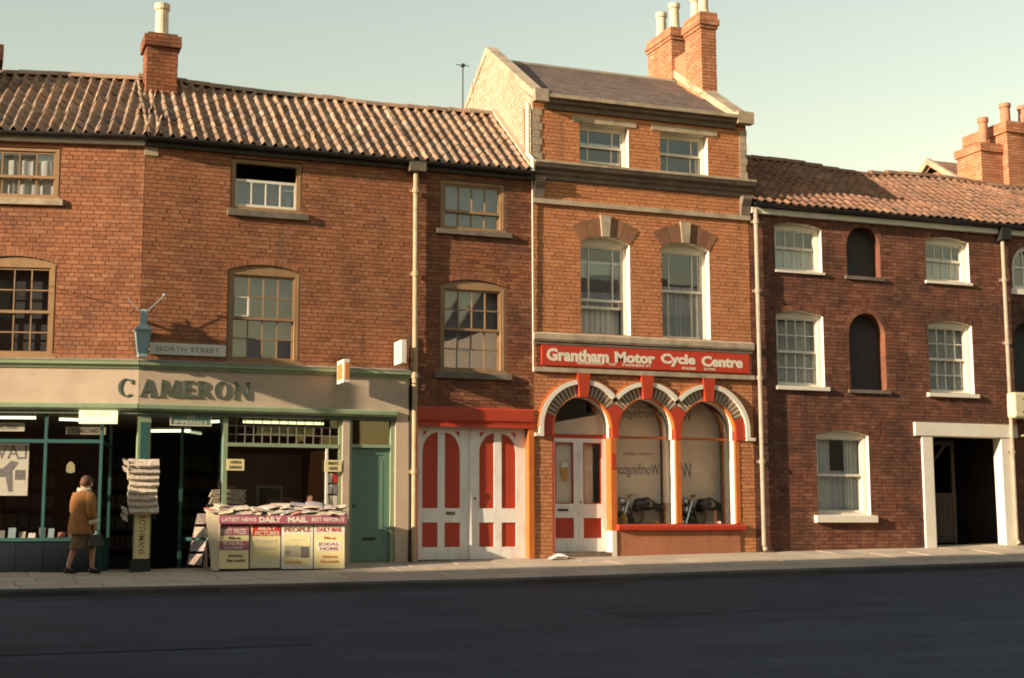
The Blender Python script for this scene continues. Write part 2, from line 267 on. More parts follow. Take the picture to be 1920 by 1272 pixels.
class MB:
    turn = None                                    # extra placement for a thing that stands askew
    def __init__(s, xf=None):
        s.v = []; s.f = []; t = MB.turn
        s.xf = (lambda p: t(xf(p))) if (xf and t) else (xf or t)
    def add(s, vs, fs):
        k = len(s.v); s.v += [tuple(p) for p in vs]; s.f += [tuple(i + k for i in f) for f in fs]; return s
    def box(s, x0, x1, y0, y1, z0, z1, back=True):
        fs = [(0, 1, 5, 4), (1, 3, 7, 5), (3, 2, 6, 7), (2, 0, 4, 6), (0, 2, 3, 1), (4, 5, 7, 6)]
        # vertex order x fastest, then y, then z
        vs = [(x, y, z) for z in (z0, z1) for y in (y0, y1) for x in (x0, x1)]
        if not back: fs = [f for f in fs if f != (3, 2, 6, 7)]
        return s.add(vs, fs)
    def hexa(s, P): return s.add(P, [(0, 1, 5, 4), (1, 2, 6, 5), (2, 3, 7, 6), (3, 0, 4, 7), (0, 3, 2, 1), (4, 5, 6, 7)])
    def prism(s, poly, y0, y1):                    # polygon in (x,z), extruded in y
        n = len(poly)
        vs = [(x, y0, z) for x, z in poly] + [(x, y1, z) for x, z in poly]
        fs = [tuple(range(n)), tuple(range(2 * n - 1, n - 1, -1))] + [(i, i + n, (i + 1) % n + n, (i + 1) % n) for i in range(n)]
        return s.add(vs, fs)
    def prism_x(s, poly, x0, x1):                  # polygon in (y,z), extruded in x
        n = len(poly)
        vs = [(x0, y, z) for y, z in poly] + [(x1, y, z) for y, z in poly]
        fs = [tuple(range(n)), tuple(range(2 * n - 1, n - 1, -1))] + [(i, i + n, (i + 1) % n + n, (i + 1) % n) for i in range(n)]
        return s.add(vs, fs)
    def tube(s, pts, r, n=8, caps=True):
        pts = [Vector(p) for p in pts]; rings = []
        rr = r if isinstance(r, (list, tuple)) else [r] * len(pts)
        for i, p in enumerate(pts):
            d = (pts[min(i + 1, len(pts) - 1)] - pts[max(i - 1, 0)]).normalized()
            a = d.cross(Vector((0, 0, 1)) if abs(d.z) < .9 else Vector((1, 0, 0))).normalized(); b = d.cross(a)
            rings.append([tuple(p + rr[i] * (math.cos(2 * math.pi * k / n) * a + math.sin(2 * math.pi * k / n) * b)) for k in range(n)])
        vs = [q for ring in rings for q in ring]; fs = []
        for i in range(len(pts) - 1):
            for k in range(n): fs.append((i * n + k, i * n + (k + 1) % n, (i + 1) * n + (k + 1) % n, (i + 1) * n + k))
        if caps: fs += [tuple(range(n)), tuple(range((len(pts) - 1) * n, len(pts) * n))]
        return s.add(vs, fs)
    def lathe(s, prof, c, n=16, cap=True):         # prof: (radius, z)
        vs = []; fs = []
        for r_, z in prof: vs += [(c[0] + r_ * math.cos(2 * math.pi * k / n), c[1] + r_ * math.sin(2 * math.pi * k / n), c[2] + z) for k in range(n)]
        for i in range(len(prof) - 1):
            for k in range(n): fs.append((i * n + k, i * n + (k + 1) % n, (i + 1) * n + (k + 1) % n, (i + 1) * n + k))
        if cap: fs += [tuple(range(n)), tuple(range((len(prof) - 1) * n, len(prof) * n))]
        return s.add(vs, fs)
    def torus(s, c, rad, r, axis='y', n=20, m=8):
        vs = []; fs = []
        for i in range(n):
            a = 2 * math.pi * i / n
            for j in range(m):
                b = 2 * math.pi * j / m; q = rad + r * math.cos(b); w = r * math.sin(b)
                vs.append((c[0] + q * math.cos(a), c[1] + w, c[2] + q * math.sin(a)) if axis == 'y' else (c[0] + w, c[1] + q * math.cos(a), c[2] + q * math.sin(a)))
        for i in range(n):
            for j in range(m): fs.append((i * m + j, ((i + 1) % n) * m + j, ((i + 1) % n) * m + (j + 1) % m, i * m + (j + 1) % m))
        return s.add(vs, fs)
    def build(s, name, mat, parent=None, label=None, cat=None, group=None, kind=None, smooth=False, bevel=0, origin=None, normals=True):
        vs = [s.xf(p) for p in s.v] if s.xf else s.v
        if origin is None:
            lo = [min(p[i] for p in vs) for i in range(3)]; hi = [max(p[i] for p in vs) for i in range(3)]
            c = Vector(((lo[0] + hi[0]) / 2, (lo[1] + hi[1]) / 2, lo[2] if not parent else (lo[2] + hi[2]) / 2))
        else: c = Vector(origin)
        me = bpy.data.meshes.new(name)
        me.from_pydata([(p[0] - c.x, p[1] - c.y, p[2] - c.z) for p in vs], [], s.f)
        if normals:
            bm = bmesh.new(); bm.from_mesh(me); bmesh.ops.recalc_face_normals(bm, faces=bm.faces); bm.to_mesh(me); bm.free()
        if smooth:
            for p in me.polygons: p.use_smooth = True
        me.materials.append(MATS[mat] if isinstance(mat, str) else mat)
        o = bpy.data.objects.new(name, me)
        link(o, parent, c); tag(o, label, cat, group, kind)
        if bevel:
            b = o.modifiers.new('bevel', 'BEVEL'); b.width = bevel; b.segments = 2; b.limit_method = 'ANGLE'
        return o
def place(name, mesh, parent, pos, rotz=0.0, rot=None):
    o = bpy.data.objects.new(name, mesh); link(o, parent, pos)
    o.rotation_euler = rot if rot is not None else (0, 0, rotz)
    return o
def copy_tree(o, pos, parent=None, rotz=None):
    c = o.copy(); col.objects.link(c)
    if parent is None:
        c.location = pos; W[c.name] = Vector(pos)
        if rotz is not None: c.rotation_euler = (0, 0, rotz)
    else: c.parent = parent; c.location = o.location; W[c.name] = W[parent.name] + o.location
    for ch in o.children:
        if ch.name in W: copy_tree(ch, None, c)
    return c
_dg = None
def text_verts(s, size, extrude=0.0, offset=0.0, align='CENTER', spacing=1.0, shear=0.0):
    cu = bpy.data.curves.new('text_tmp', 'FONT'); cu.body = s; cu.size = size; cu.extrude = extrude; cu.offset = offset; cu.align_x = align; cu.align_y = 'CENTER'
    cu.space_character = spacing; cu.shear = shear; cu.resolution_u = 3
    o = bpy.data.objects.new('text_tmp', cu)
    me = bpy.data.meshes.new_from_object(o)
    vs = [tuple(v.co) for v in me.vertices]; fs = [tuple(p.vertices) for p in me.polygons]
    bpy.data.objects.remove(o); bpy.data.curves.remove(cu); bpy.data.meshes.remove(me)
    return vs, fs
def text_on(mb, s, u, y, z, w=None, h=None, size=.1, thick=.004, offset=0.0, mirror=False, spacing=1.0, shear=0.0):
    """flat lettering centred at (u,z), its back on y; scaled to w x h if given"""
    vs, fs = text_verts(s, size, .5, offset, spacing=spacing, shear=shear)
    x0 = min(v[0] for v in vs); x1 = max(v[0] for v in vs); y0 = min(v[1] for v in vs); y1 = max(v[1] for v in vs)
    sx = (w / (x1 - x0)) if w else 1.0; sz = (h / (y1 - y0)) if h else (sx if w else 1.0)
    if w is None and h: sx = sz
    if mirror: sx = -sx
    cx, cy = (x0 + x1) / 2, (y0 + y1) / 2
    mb.add([(u + (a - cx) * sx, y - (c + .5) * thick, z + (b - cy) * sz) for a, b, c in vs], fs)
    return mb

# ------------------------------------------------------------------ the ground
def lerp_tab(t, x):
    if x <= t[0][0]: return t[0][1]
    for (a, b), (c, d) in zip(t, t[1:]):
        if x <= c: return b + (d - b) * (x - a) / (c - a)
    return t[-1][1]
def base(X): return lerp_tab([(-30, -.25), (-2, -.14), (0, -.13), (5, 0), (12, .125), (20, .262), (45, .6)], X)   # the street climbs gently to the right
KERB = -3.2
def pave(X, y): return base(X) + lerp_tab([(0, .05), (5, .078), (14, .08)], X) * y
def road_z(X, y): return pave(X, KERB) - .105 + 0.0345 * (y - KERB)
mb = MB()
xs = [-400, -150, -80, -40, -30, -20, -10, -5, 0, 5, 10, 15, 20, 30, 45, 80, 150, 400]; ys = [-400, -150, -60, -30, -20, -12, -8, -5.5, KERB + .02, 20, 400]
for y in ys:
    for x in xs: mb.v.append((x, y, road_z(x, max(-40, min(y, KERB + .3))) - (.12 if y > 0 else 0)))
nx = len(xs)
for j in range(len(ys) - 1):
    for i in range(nx - 1): mb.f.append((j * nx + i, j * nx + i + 1, (j + 1) * nx + i + 1, (j + 1) * nx + i))
tag(mb.build('road', 'asphalt', normals=False), kind='structure')
# pavement bed, slabs and kerb stones
mb = MB()
px = [-30, -20, -10, -5, 0, 5, 10, 15, 20, 30, 45]
for x in px: mb.v += [(x, KERB + .14, pave(x, KERB + .14) - .012), (x, 5.5, pave(x, 0) - .012)]
for i in range(len(px) - 1): mb.f.append((2 * i, 2 * i + 2, 2 * i + 3, 2 * i + 1))
pavement = tag(mb.build('pavement', 'mortar', normals=False), kind='structure')
rows = [(KERB + .155, -2.30), (-2.30, -1.52), (-1.52, -.72), (-.72, .45)]
for j, (ya, yb) in enumerate(rows):
    x = -9.0 + (.4 if j % 2 else 0)
    while x < 27:
        wd = rnd.choice([.9, .75, .6, .9]); g = .007
        xa, xb, a, b = x + g, x + wd - g, ya + g, yb - g
        dz = rnd.uniform(-.004, .004); t = rnd.uniform(-.003, .003)
        P = [(xa, a, pave(xa, a) + dz + t), (xb, a, pave(xb, a) + dz - t), (xb, b, pave(xb, b) + dz - t), (xa, b, pave(xa, b) + dz + t)]
        MB().hexa([(p[0], p[1], p[2] - .05) for p in P] + P).build('paving_slab', 'paving', pavement, normals=False)
        x += wd
def kerb_drop(x): return .085 if x > 17.6 else (.085 * max(0, (x - 16.6)) if x > 16.6 else 0)   # dropped kerb at the cart entrance
x = -9.0
while x < 27:
    xa, xb = x + .004, x + .9 - .004
    za, zb = pave(xa, KERB) + .006 - kerb_drop(xa), pave(xb, KERB) + .006 - kerb_drop(xb)
    ra, rb = road_z(xa, KERB) - .05, road_z(xb, KERB) - .05
    m_ = MB()
    prof = lambda X, zt, zb_: [(X, KERB, zb_), (X, KERB, zt - .03), (X, KERB + .03, zt), (X, KERB + .15, zt + .008), (X, KERB + .15, zb_)]
    A, B = prof(xa, za, ra), prof(xb, zb, rb)
    m_.add(A + B, [(0, 1, 2, 3, 4), (9, 8, 7, 6, 5)] + [(i, (i + 1) % 5, (i + 1) % 5 + 5, i + 5) for i in range(5)])
    m_.build('kerb_stone', 'kerbstone', pavement)
    x += .9

def road_sheet(name, pts, mat, dz):
    return tag(MB().add([(x, y, road_z(x, y) + dz) for x, y in pts], [tuple(range(len(pts)))]).build(name, mat, normals=False), kind='structure')
xx = [-9 + .6 * i for i in range(61)]; gg_ = random.Random(8)
m = MB()
for x in xx: m.v += [(x, KERB - .005, road_z(x, KERB) + .004), (x, KERB - .36 + gg_.uniform(-.05, .05), road_z(x, KERB - .36) + .004)]
for i in range(len(xx) - 1): m.f.append((2 * i + 1, 2 * i + 3, 2 * i + 2, 2 * i))
tag(m.build('road_gutter', 'gutter_grime', normals=False), kind='structure')
road_sheet('road_patch', [(5.0, -9.1), (9.2, -9.0), (9.3, -7.3), (5.1, -7.5)], 'asphalt_patch', .004)
road_sheet('road_patch', [(-6.0, -11.0), (.6, -10.9), (.7, -10.1), (-6.0, -10.2)], 'asphalt_patch', .004)

# ------------------------------------------------------------------ masonry
CH, BL, JT = .075, .226, .010                      # course, brick length with joint, joint
def rect(u0, u1, z0, z1): return lambda z: (u0, u1) if z0 <= z <= z1 else None
def seg(u0, u1, z0, z1, rise):                     # opening with a segmental head: springs at z1
    w = (u1 - u0) / 2; rad = (w * w + rise * rise) / (2 * rise); cz = z1 + rise - rad; c = (u0 + u1) / 2
    def f(z):
        if z < z0 or z > z1 + rise: return None
        if z <= z1: return (u0, u1)
        h = math.sqrt(max(0, rad * rad - (z - cz) ** 2)); return (c - h, c + h)
    return f
def rnd_arch(c, r, zc, z0):                        # round head centred at zc
    def f(z):
        if z < z0 or z > zc + r: return None
        h = r if z <= zc else math.sqrt(max(0, r * r - (z - zc) ** 2)); return (c - h, c + h)
    return f
def free(spans, u0, u1):
    out = [(u0, u1)]
    for s in spans:
        if not s: continue
        nw = []
        for a, b in out:
            if s[1] <= a or s[0] >= b: nw.append((a, b)); continue
            if s[0] > a: nw.append((a, s[0]))
            if s[1] < b: nw.append((s[1], b))
        out = nw
    return out
def masonry(root, u0, u1, z0, z1, ops, mat, xf=None, rotz=0.0, single=300, bond='garden', seed=1, outline=None, part='wall', mortar='mortar', near=None, parent=None):
    """recessed mortar bed with openings + every brick as geometry; the nearest whole bricks are objects of their own"""
    g = random.Random(seed); X = xf or (lambda p: p)
    lim = outline or (lambda z: (u0, u1))
    m = MB(xf); dz = CH / 3; k = int(math.ceil((z1 - z0) / dz))
    for i in range(k):
        a, b = z0 + i * dz, min(z1, z0 + (i + 1) * dz)
        la, lb = lim((a + b) / 2)
        if lb - la < .02: continue
        for p, q in free([o((a + b) / 2) for o in ops], la, lb):
            m.add([(p, .008, a), (q, .008, a), (q, .008, b), (p, .008, b)], [(0, 1, 2, 3)])
    wall = m.build(part, mortar, parent or root, normals=False)
    cand = []; rest = MB(xf); course = 0; z = z0
    while z + CH <= z1 + 1e-6:
        za, zb = z + JT / 2, z + CH - JT / 2
        la, lb = lim(zb)
        if lb - la > .1:
            sp = [o(zz) for o in ops for zz in (za, (za + zb) / 2, zb)]
            head = (course % 4 == 3) if bond == 'garden' else False
            L = BL / 2 if head else BL
            off = (course % 2) * BL / 2 if not head else BL / 4
            for a, b in free(sp, la, lb):
                u = math.floor((a - u0 - off) / L) * L + u0 + off
                n = 0
                while u < b - .005:
                    if bond == 'flemish': L = BL if (n + course) % 2 else BL / 2
                    p, q = max(u, a) + JT / 2, min(u + L, b) - JT / 2
                    if q - p > .018:
                        pr = g.uniform(-.0045, .0015)
                        if abs((q - p) - (BL - JT)) < .001 and single: cand.append((p, q, za, zb, pr))
                        else: rest.box(p, q, pr, .02, za, zb, back=False)
                    u += L; n += 1
        z += CH; course += 1
    if single and cand:
        key = near or (lambda P: (Vector(P) - CAM).length)
        cand.sort(key=lambda c: key(X(((c[0] + c[1]) / 2, 0, c[2]))))
        pick, others = cand[:single], cand[single:]
        me = MB().box(-(BL - JT) / 2, (BL - JT) / 2, 0, .024, -(CH - JT) / 2, (CH - JT) / 2, back=False)
        bm = bpy.data.meshes.new('brick'); bm.from_pydata(me.v, [], me.f); bm.materials.append(MATS[mat])
        for p, q, za, zb, pr in pick:
            place('brick', bm, wall, X(((p + q) / 2, pr, (za + zb) / 2)), rotz)
        for p, q, za, zb, pr in others: rest.box(p, q, pr, .02, za, zb, back=False)
    if rest.v: rest.build('brickwork', mat, wall, kind='stuff', normals=False)
    return wall
def in_view_near(umin, umax, zmin):
    return lambda P: (Vector(P) - CAM).length + (0 if umin < P[0] < umax and P[2] > zmin else 100)
def brick_stack(root, x0, x1, y0, y1, z0, z1, mat, seed, caps=()):
    """a chimney stack: brick shaft on three seen sides, corbelled cap courses"""
    st = MB().box(x0 + .012, x1 - .012, y0 + .012, y1 - .012, z0, z1).build('chimney', 'mortar', root)
    g = random.Random(seed); b = MB(); z = z0; c = 0
    while z + CH <= z1 + .01:
        za, zb = z + JT / 2, z + CH - JT / 2; e = 0.0
        for (ca, cb, pj) in caps:
            if ca <= z + .03 < cb: e = pj
        X0, X1, Y0, Y1 = x0 - e, x1 + e, y0 - e, y1 + e
        if e: b.box(X0 + .008, X1 - .008, Y0 + .008, Y1 - .008, z, z + CH)
        off = (c % 2) * BL / 2
        for (lo, hi, f) in ((X0, X1, 'f'), (Y0, Y1, 'l'), (Y0, Y1, 'r')):
            u = lo - off
            while u < hi - .01:
                p, q = max(u, lo) + JT / 2, min(u + BL, hi) - JT / 2
                if q - p > .03:
                    pr = g.uniform(-.003, .002)
                    if f == 'f': b.box(p, q, Y0 + pr, Y0 + .03, za, zb)
                    elif f == 'l': b.box(X0 + pr, X0 + .03, p, q, za, zb)
                    else: b.box(X1 - .03, X1 - pr, p, q, za, zb)
                u += BL
        z += CH; c += 1
    b.build('brickwork', mat, st, kind='stuff', normals=False)
    return st
def pot(st, x, y, z, h, r, mat='pot_cream'):
    MB().lathe([(r * 1.05, -.05), (r * 1.05, .05), (r * .86, .08), (r * .8, h * .8), (r * .98, h * .84), (r * .98, h), (r * .75, h), (r * .7, h - .1)], (x, y, z), 16).build('chimney_pot', mat, st, smooth=False)
def ring_bricks(root, c, zc, r0, r1, a0, a1, n, mat, y0=-.006, name='voussoir', xf=None, gap=.006):
    for i in range(n):
        p = a0 + (a1 - a0) * i / n; q = a0 + (a1 - a0) * (i + 1) / n
        g0 = gap / 2 / r0; g1 = gap / 2 / r1; s = 1 if q > p else -1
        P = [(c + r0 * math.cos(p + s * g0), zc + r0 * math.sin(p + s * g0)), (c + r0 * math.cos(q - s * g0), zc + r0 * math.sin(q - s * g0)),
             (c + r1 * math.cos(q - s * g1), zc + r1 * math.sin(q - s * g1)), (c + r1 * math.cos(p + s * g1), zc + r1 * math.sin(p + s * g1))]
        MB(xf).prism(P, y0 + rnd.uniform(-.002, .002), .03).build(name, mat[i % len(mat)] if isinstance(mat, tuple) else mat, root)
def seg_arch(root, u0, u1, z1, rise, depth, mat, n, xf=None, y0=-.006):
    w = (u1 - u0) / 2; rad = (w * w + rise * rise) / (2 * rise); cz = z1 + rise - rad; t = math.asin(w / rad)
    ring_bricks(root, (u0 + u1) / 2, cz, rad + .004, rad + depth, math.pi / 2 + t, math.pi / 2 - t, n, mat, y0, xf=xf)
def arc_pts(u0, u1, z1, rise, n=12):
    w = (u1 - u0) / 2; rad = (w * w + rise * rise) / (2 * rise); cz = z1 + rise - rad; t = math.asin(min(1, w / rad)); c = (u0 + u1) / 2
    return [(c + rad * math.sin(-t + 2 * t * i / n), cz + rad * math.cos(-t + 2 * t * i / n)) for i in range(n + 1)]

# ------------------------------------------------------------------ windows
def strip(mb, pts, y0, y1):                        # a reveal: polyline in (u,z) swept in y
    k = len(mb.v)
    for u, z in pts: mb.v += [(u, y0, z), (u, y1, z)]
    for i in range(len(pts) - 1): mb.f.append((k + 2 * i, k + 2 * i + 2, k + 2 * i + 3, k + 2 * i + 1))
def sash(win, xf, u0, u1, z0, z1, y, fw, cols, rws, mat, gl='pane_glass', bar=.022, th=.045, top_rise=0.0, rails=None):
    """one sash: stiles and rails, glazing bars, and each pane as an object"""
    m = MB(xf); bw = (rails or fw)
    m.box(u0, u0 + fw, y, y + th, z0, z1); m.box(u1 - fw, u1, y, y + th, z0, z1)
    m.box(u0 + fw, u1 - fw, y + .002, y + th - .002, z0, z0 + bw); m.box(u0 + fw, u1 - fw, y + .002, y + th - .002, z1 - bw, z1)
    a, b, c, d = u0 + fw, u1 - fw, z0 + bw, z1 - bw
    ce = [a + (b - a) * f for f in cols]; re = [c + (d - c) * f for f in rws]
    for f in ce[1:-1]: m.box(f - bar / 2, f + bar / 2, y + .004, y + th - .006, c, d)
    for f in re[1:-1]: m.box(a, b, y + .006, y + th - .008, f - bar / 2, f + bar / 2)
    s = m.build('sash', mat, win, normals=False)
    for i in range(len(ce) - 1):
        for j in range(len(re) - 1):
            t = rnd.uniform(-.0012, .0012); v = rnd.uniform(-.0012, .0012); yy = y + .022
            e = .004
            A = [(ce[i] + e, yy + t + v, re[j] + e), (ce[i + 1] - e, yy - t + v, re[j] + e), (ce[i + 1] - e, yy - t - v, re[j + 1] - e), (ce[i] + e, yy + t - v, re[j + 1] - e)]
            MB(xf).hexa([(p[0], p[1], p[2]) for p in A] + [(p[0], p[1] + .003, p[2]) for p in A]).build('pane', gl, win, normals=True)
    return s
def curtain(win, xf, u0, u1, z0, z1, y, mat='cloth_net', waves=9, amp=.018, name='curtain'):
    m = MB(xf); n = waves * 6
    for i in range(n + 1):
        t = i / n; yy = y + amp * math.sin(2 * math.pi * waves * t) + amp * .5 * math.sin(2 * math.pi * waves * 2.3 * t + 1)
        m.v += [(u0 + (u1 - u0) * t, yy * 1.0, z0), (u0 + (u1 - u0) * t, y + (yy - y) * .5, z1)]
    for i in range(n): m.f.append((2 * i, 2 * i + 2, 2 * i + 3, 2 * i + 1))
    return m.build(name, mat, win, smooth=True, normals=False)
EVEN = lambda n: [i / n for i in range(n + 1)]
def window(root, u0, u1, z0, z1, rise=0.0, xf=None, reveal=.03, reveal_mat='mortar', frame=.1, frame_mat='tan_paint', sashes=(), sash_mat=None, sill=None, sill_mat='grey_wood', fdepth=.12, label=None, curt=None):
    """box frame in its reveal; sashes = [(z0,z1,y_offset,cols,rows)]"""
    m = MB(xf); y = reveal; n = 12
    top = arc_pts(u0, u1, z1, rise, n) if rise else [(u0, z1), (u1, z1)]
    m.box(u0, u0 + frame, y, y + fdepth, z0, z1); m.box(u1 - frame, u1, y, y + fdepth, z0, z1)
    m.box(u0 + frame, u1 - frame, y, y + fdepth, z0, z0 + frame * .55)
    hd = [(u1 - frame, z1 - frame * .7), (u0 + frame, z1 - frame * .7)]
    m.prism([(u0 + (0 if rise else frame), z1)] + (top[1:-1] if rise else []) + [(u1 - (0 if rise else frame), z1)] + ([(u1 - frame, z1)] if rise else []) + hd + ([(u0 + frame, z1)] if rise else []), y, y + fdepth)
    # moulded bead round the frame
    m.box(u0 + frame * .25, u0 + frame * .55, y - .012, y, z0 + frame * .6, z1 - .02); m.box(u1 - frame * .55, u1 - frame * .25, y - .012, y, z0 + frame * .6, z1 - .02)
    win = m.build('window', frame_mat, root)
    if label: win['label'] = label
    rv = MB(xf); pts = [(u0, z0)] + ([(u0, z1)] + top[1:-1] + [(u1, z1)] if rise else top) + [(u1, z0)]
    strip(rv, pts, .002, y + .02)
    rv.build('reveal', reveal_mat, win, normals=False)
    for (a, b, dy, cs, rs) in sashes:
        sash(win, xf, u0 + frame * .8, u1 - frame * .8, a, b, y + dy, .05, cs, rs, sash_mat or frame_mat)
    if sill:
        sa, sb, ca, cb, pj = sill
        MB(xf).prism_x([(-pj, ca), (-pj, cb - .02), (y + .03, cb + .01), (y + .03, ca)], sa, sb).build('sill', sill_mat, win, bevel=.006)
    if curt:
        for c in curt: curtain(win, xf, *c)
    return win

# ------------------------------------------------------------------ roofs
def tile_mesh(name, pw, length, amp, mat, seed=0):
    n = 10; m = MB(); w = pw * 1.12; g = random.Random(seed)
    def prof(t):                                   # pantile: a high roll, then a wide shallow trough
        a = t * 2 * math.pi * 1.12
        return amp * (math.cos(a) + .25 * math.cos(2 * a))
    for j, (v, dz) in enumerate(((0, .016), (length, -.006))):
        for i in range(n + 1): m.v.append((-pw * .15 + w * i / n, v, prof(i / n - .13) + dz))
    for i in range(n + 1): m.v.append((-pw * .15 + w * i / n, 0.0, prof(i / n - .13) + .016 - .016))
    for i in range(n): m.f.append((i, i + 1, n + 2 + i, n + 1 + i)); m.f.append((2 * n + 2 + i, 2 * n + 3 + i, i + 1, i))
    me = bpy.data.meshes.new(name); me.from_pydata(m.v, [], m.f); me.materials.append(MATS[mat])
    for k, p in enumerate(me.polygons): p.use_smooth = (k % 2 == 0)
    return me
def pantile_roof(root, u0, u1, y_e, z_e, y_r, z_r, mat, xf=None, rotz=0.0, pw=.205, gauge=.27, amp=.043, single=300, keep=None, sag=None, seed=3, ridge=True, clip=None, dlim=None):
    """tiled slope from the eaves (y_e,z_e) to the ridge (y_r,z_r)"""
    X = xf or (lambda p: p); g = random.Random(seed); sag = sag or (lambda u, f: 0.0)
    dy, dz = y_r - y_e, z_r - z_e; sl = math.hypot(dy, dz); th = math.atan2(dz, dy)
    nr = int(round(sl / gauge)); gg = sl / nr
    dk = MB(xf); nu = 24
    for i in range(nu + 1):
        u = u0 + (u1 - u0) * i / nu
        for f in (0, .5, 1.0): dk.v.append((dlim(u, y_e + dy * f) if dlim else u, y_e + .03 + dy * f, z_e - .06 + dz * f + sag(u, f)))
    for i in range(nu):
        for j in range(2): dk.f.append((3 * i + j, 3 * i + 3 + j, 3 * i + 4 + j, 3 * i + 1 + j))
    ua, ub = (dlim(u0, y_r), dlim(u1, y_r)) if dlim else (u0, u1)
    dk.add([(ua, y_r, z_r - .06), (ub, y_r, z_r - .06), (ub, y_r + dy, z_e - .06), (ua, y_r + dy, z_e - .06)], [(0, 1, 2, 3)])
    roof = dk.build('roof', 'dark_board', root, normals=False)
    vars_ = [tile_mesh('roof_tile', pw, gg * 1.16, amp, mat, k) for k in range(1)]
    items = []
    nc = int((u1 - u0) / pw)
    for r_ in range(nr):
        f = r_ / nr
        for c in range(nc):
            u = u0 + (c + .1) * pw
            if clip and not clip(u + pw / 2, y_e + dy * f): continue
            items.append((u + g.uniform(-.006, .006), y_e + dy * f, z_e + dz * f + sag(u, f) + g.uniform(-.007, .008), g.gauss(0, .028)))
    items.sort(key=lambda t: (0 if (keep is None or keep(t[0])) else 50) + (Vector(X((t[0], t[1], t[2]))) - CAM).length)
    rest = MB()
    for k, (u, y, z, tw) in enumerate(items):
        M = Matrix.Rotation(rotz, 4, 'Z') @ Matrix.Rotation(th, 4, 'X') @ Matrix.Rotation(tw, 4, 'Z')
        P = Vector(X((u, y, z)))
        if k < single: place('roof_tile', vars_[0], roof, P, rot=M.to_euler())
        else:
            me = vars_[0]; rest.add([tuple(P + (M @ v.co)) for v in me.vertices], [tuple(p.vertices) for p in me.polygons])
    if rest.v: rest.build('tiling', mat, roof, kind='stuff', normals=False, smooth=True)
    if ridge:
        u = u0
        while u < u1 - .1:
            e = min(u + .45, u1); m = MB(xf)
            if clip is None or clip((u + e) / 2, y_r):
                zz = z_r + sag((u + e) / 2, 1) + .0; pts = []
                for uu, rr in ((u + .004, .125), (e + .03, .118)):
                    pts.append([(uu, y_r + rr * math.cos(math.pi * k / 8), zz - .035 + rr * math.sin(math.pi * k / 8) * .9) for k in range(9)])
                m.add(pts[0] + pts[1], [(k, k + 1, k + 10, k + 9) for k in range(8)] + [tuple(range(9))])
                m.build('ridge_tile', mat, roof, normals=False)
            u += .45
    return roof
def gutter(root, u0, u1, y, z, mat='black_iron', xf=None, r=.065, sag=0.0):
    m = MB(xf); n = 8
    for k in range(n + 1):
        a = math.pi + math.pi * k / n
        for rr in (r, r - .008): m.v += [(u0, y + rr * math.cos(a), z + rr * math.sin(a)), (u1, y + rr * math.cos(a), z + sag + rr * math.sin(a))]
    for k in range(n):
        b = 4 * k
        m.f += [(b, b + 1, b + 5, b + 4), (b + 2, b + 6, b + 7, b + 3)]
    m.f += [(0, 2, 3, 1), (4 * n, 4 * n + 1, 4 * n + 3, 4 * n + 2)]
    return m.build('gutter', mat, root, normals=False)
def downpipe(root, x, y, z0, z1, r, mat, joints, shoe=True):
    pts = [(x, y, z1), (x, y, z0 + .15), (x, y - .02, z0 + .08), (x, y - .08, z0 + .02)] if shoe else [(x, y, z1), (x, y, z0)]
    p = MB().tube(pts, r, 10).build('downpipe', mat, root, smooth=False)
    for z in joints:
        m = MB().lathe([(r * 1.35, 0), (r * 1.35, .09)], (x, y, z), 10); m.box(x - .1, x + .1, y + r * .6, y + r * .6 + .02, z + .02, z + .07)
        m.build('pipe_collar', mat, p)
    return p

# ================================================================== 1. the corner shop
shop = empty('corner_shop', (1.5, 0, base(1.5)), 'three-storey red brick corner house with green and cream newsagent shopfront and pantiled roof', 'building')
LROT = -ang
def fan(c): return EVEN(c)
# walls above the shopfront
ops_left = [rect(-2.87, -1.45, 6.30, 7.28), seg(-2.87, -1.45, 3.56, 5.20, .12)]
masonry(shop, -5.6, 0.0, 3.55, 7.45, ops_left, 'brick_shop', xf=LEFT, rotz=LROT, single=140, seed=11, near=lambda P: (Vector(P) - CAM).length + (0 if P[0] > -2.3 else 100))
ops_front = [rect(1.52, 2.84, 6.30, 7.29), seg(1.51, 2.84, 3.56, 5.23, .12)]
masonry(shop, 0.0, 4.98, 3.55, 7.45, ops_front, 'brick_shop', single=160, seed=12)
seg_arch(shop, -2.87, -1.45, 5.20, .12, .115, 'brick_shop', 20, xf=LEFT)
seg_arch(shop, 1.51, 2.84, 5.23, .12, .115, 'brick_shop', 19)
MB(LEFT).box(-2.95, -1.37, -.005, .02, 7.28, 7.39).build('lintel', 'brick_shop', shop)
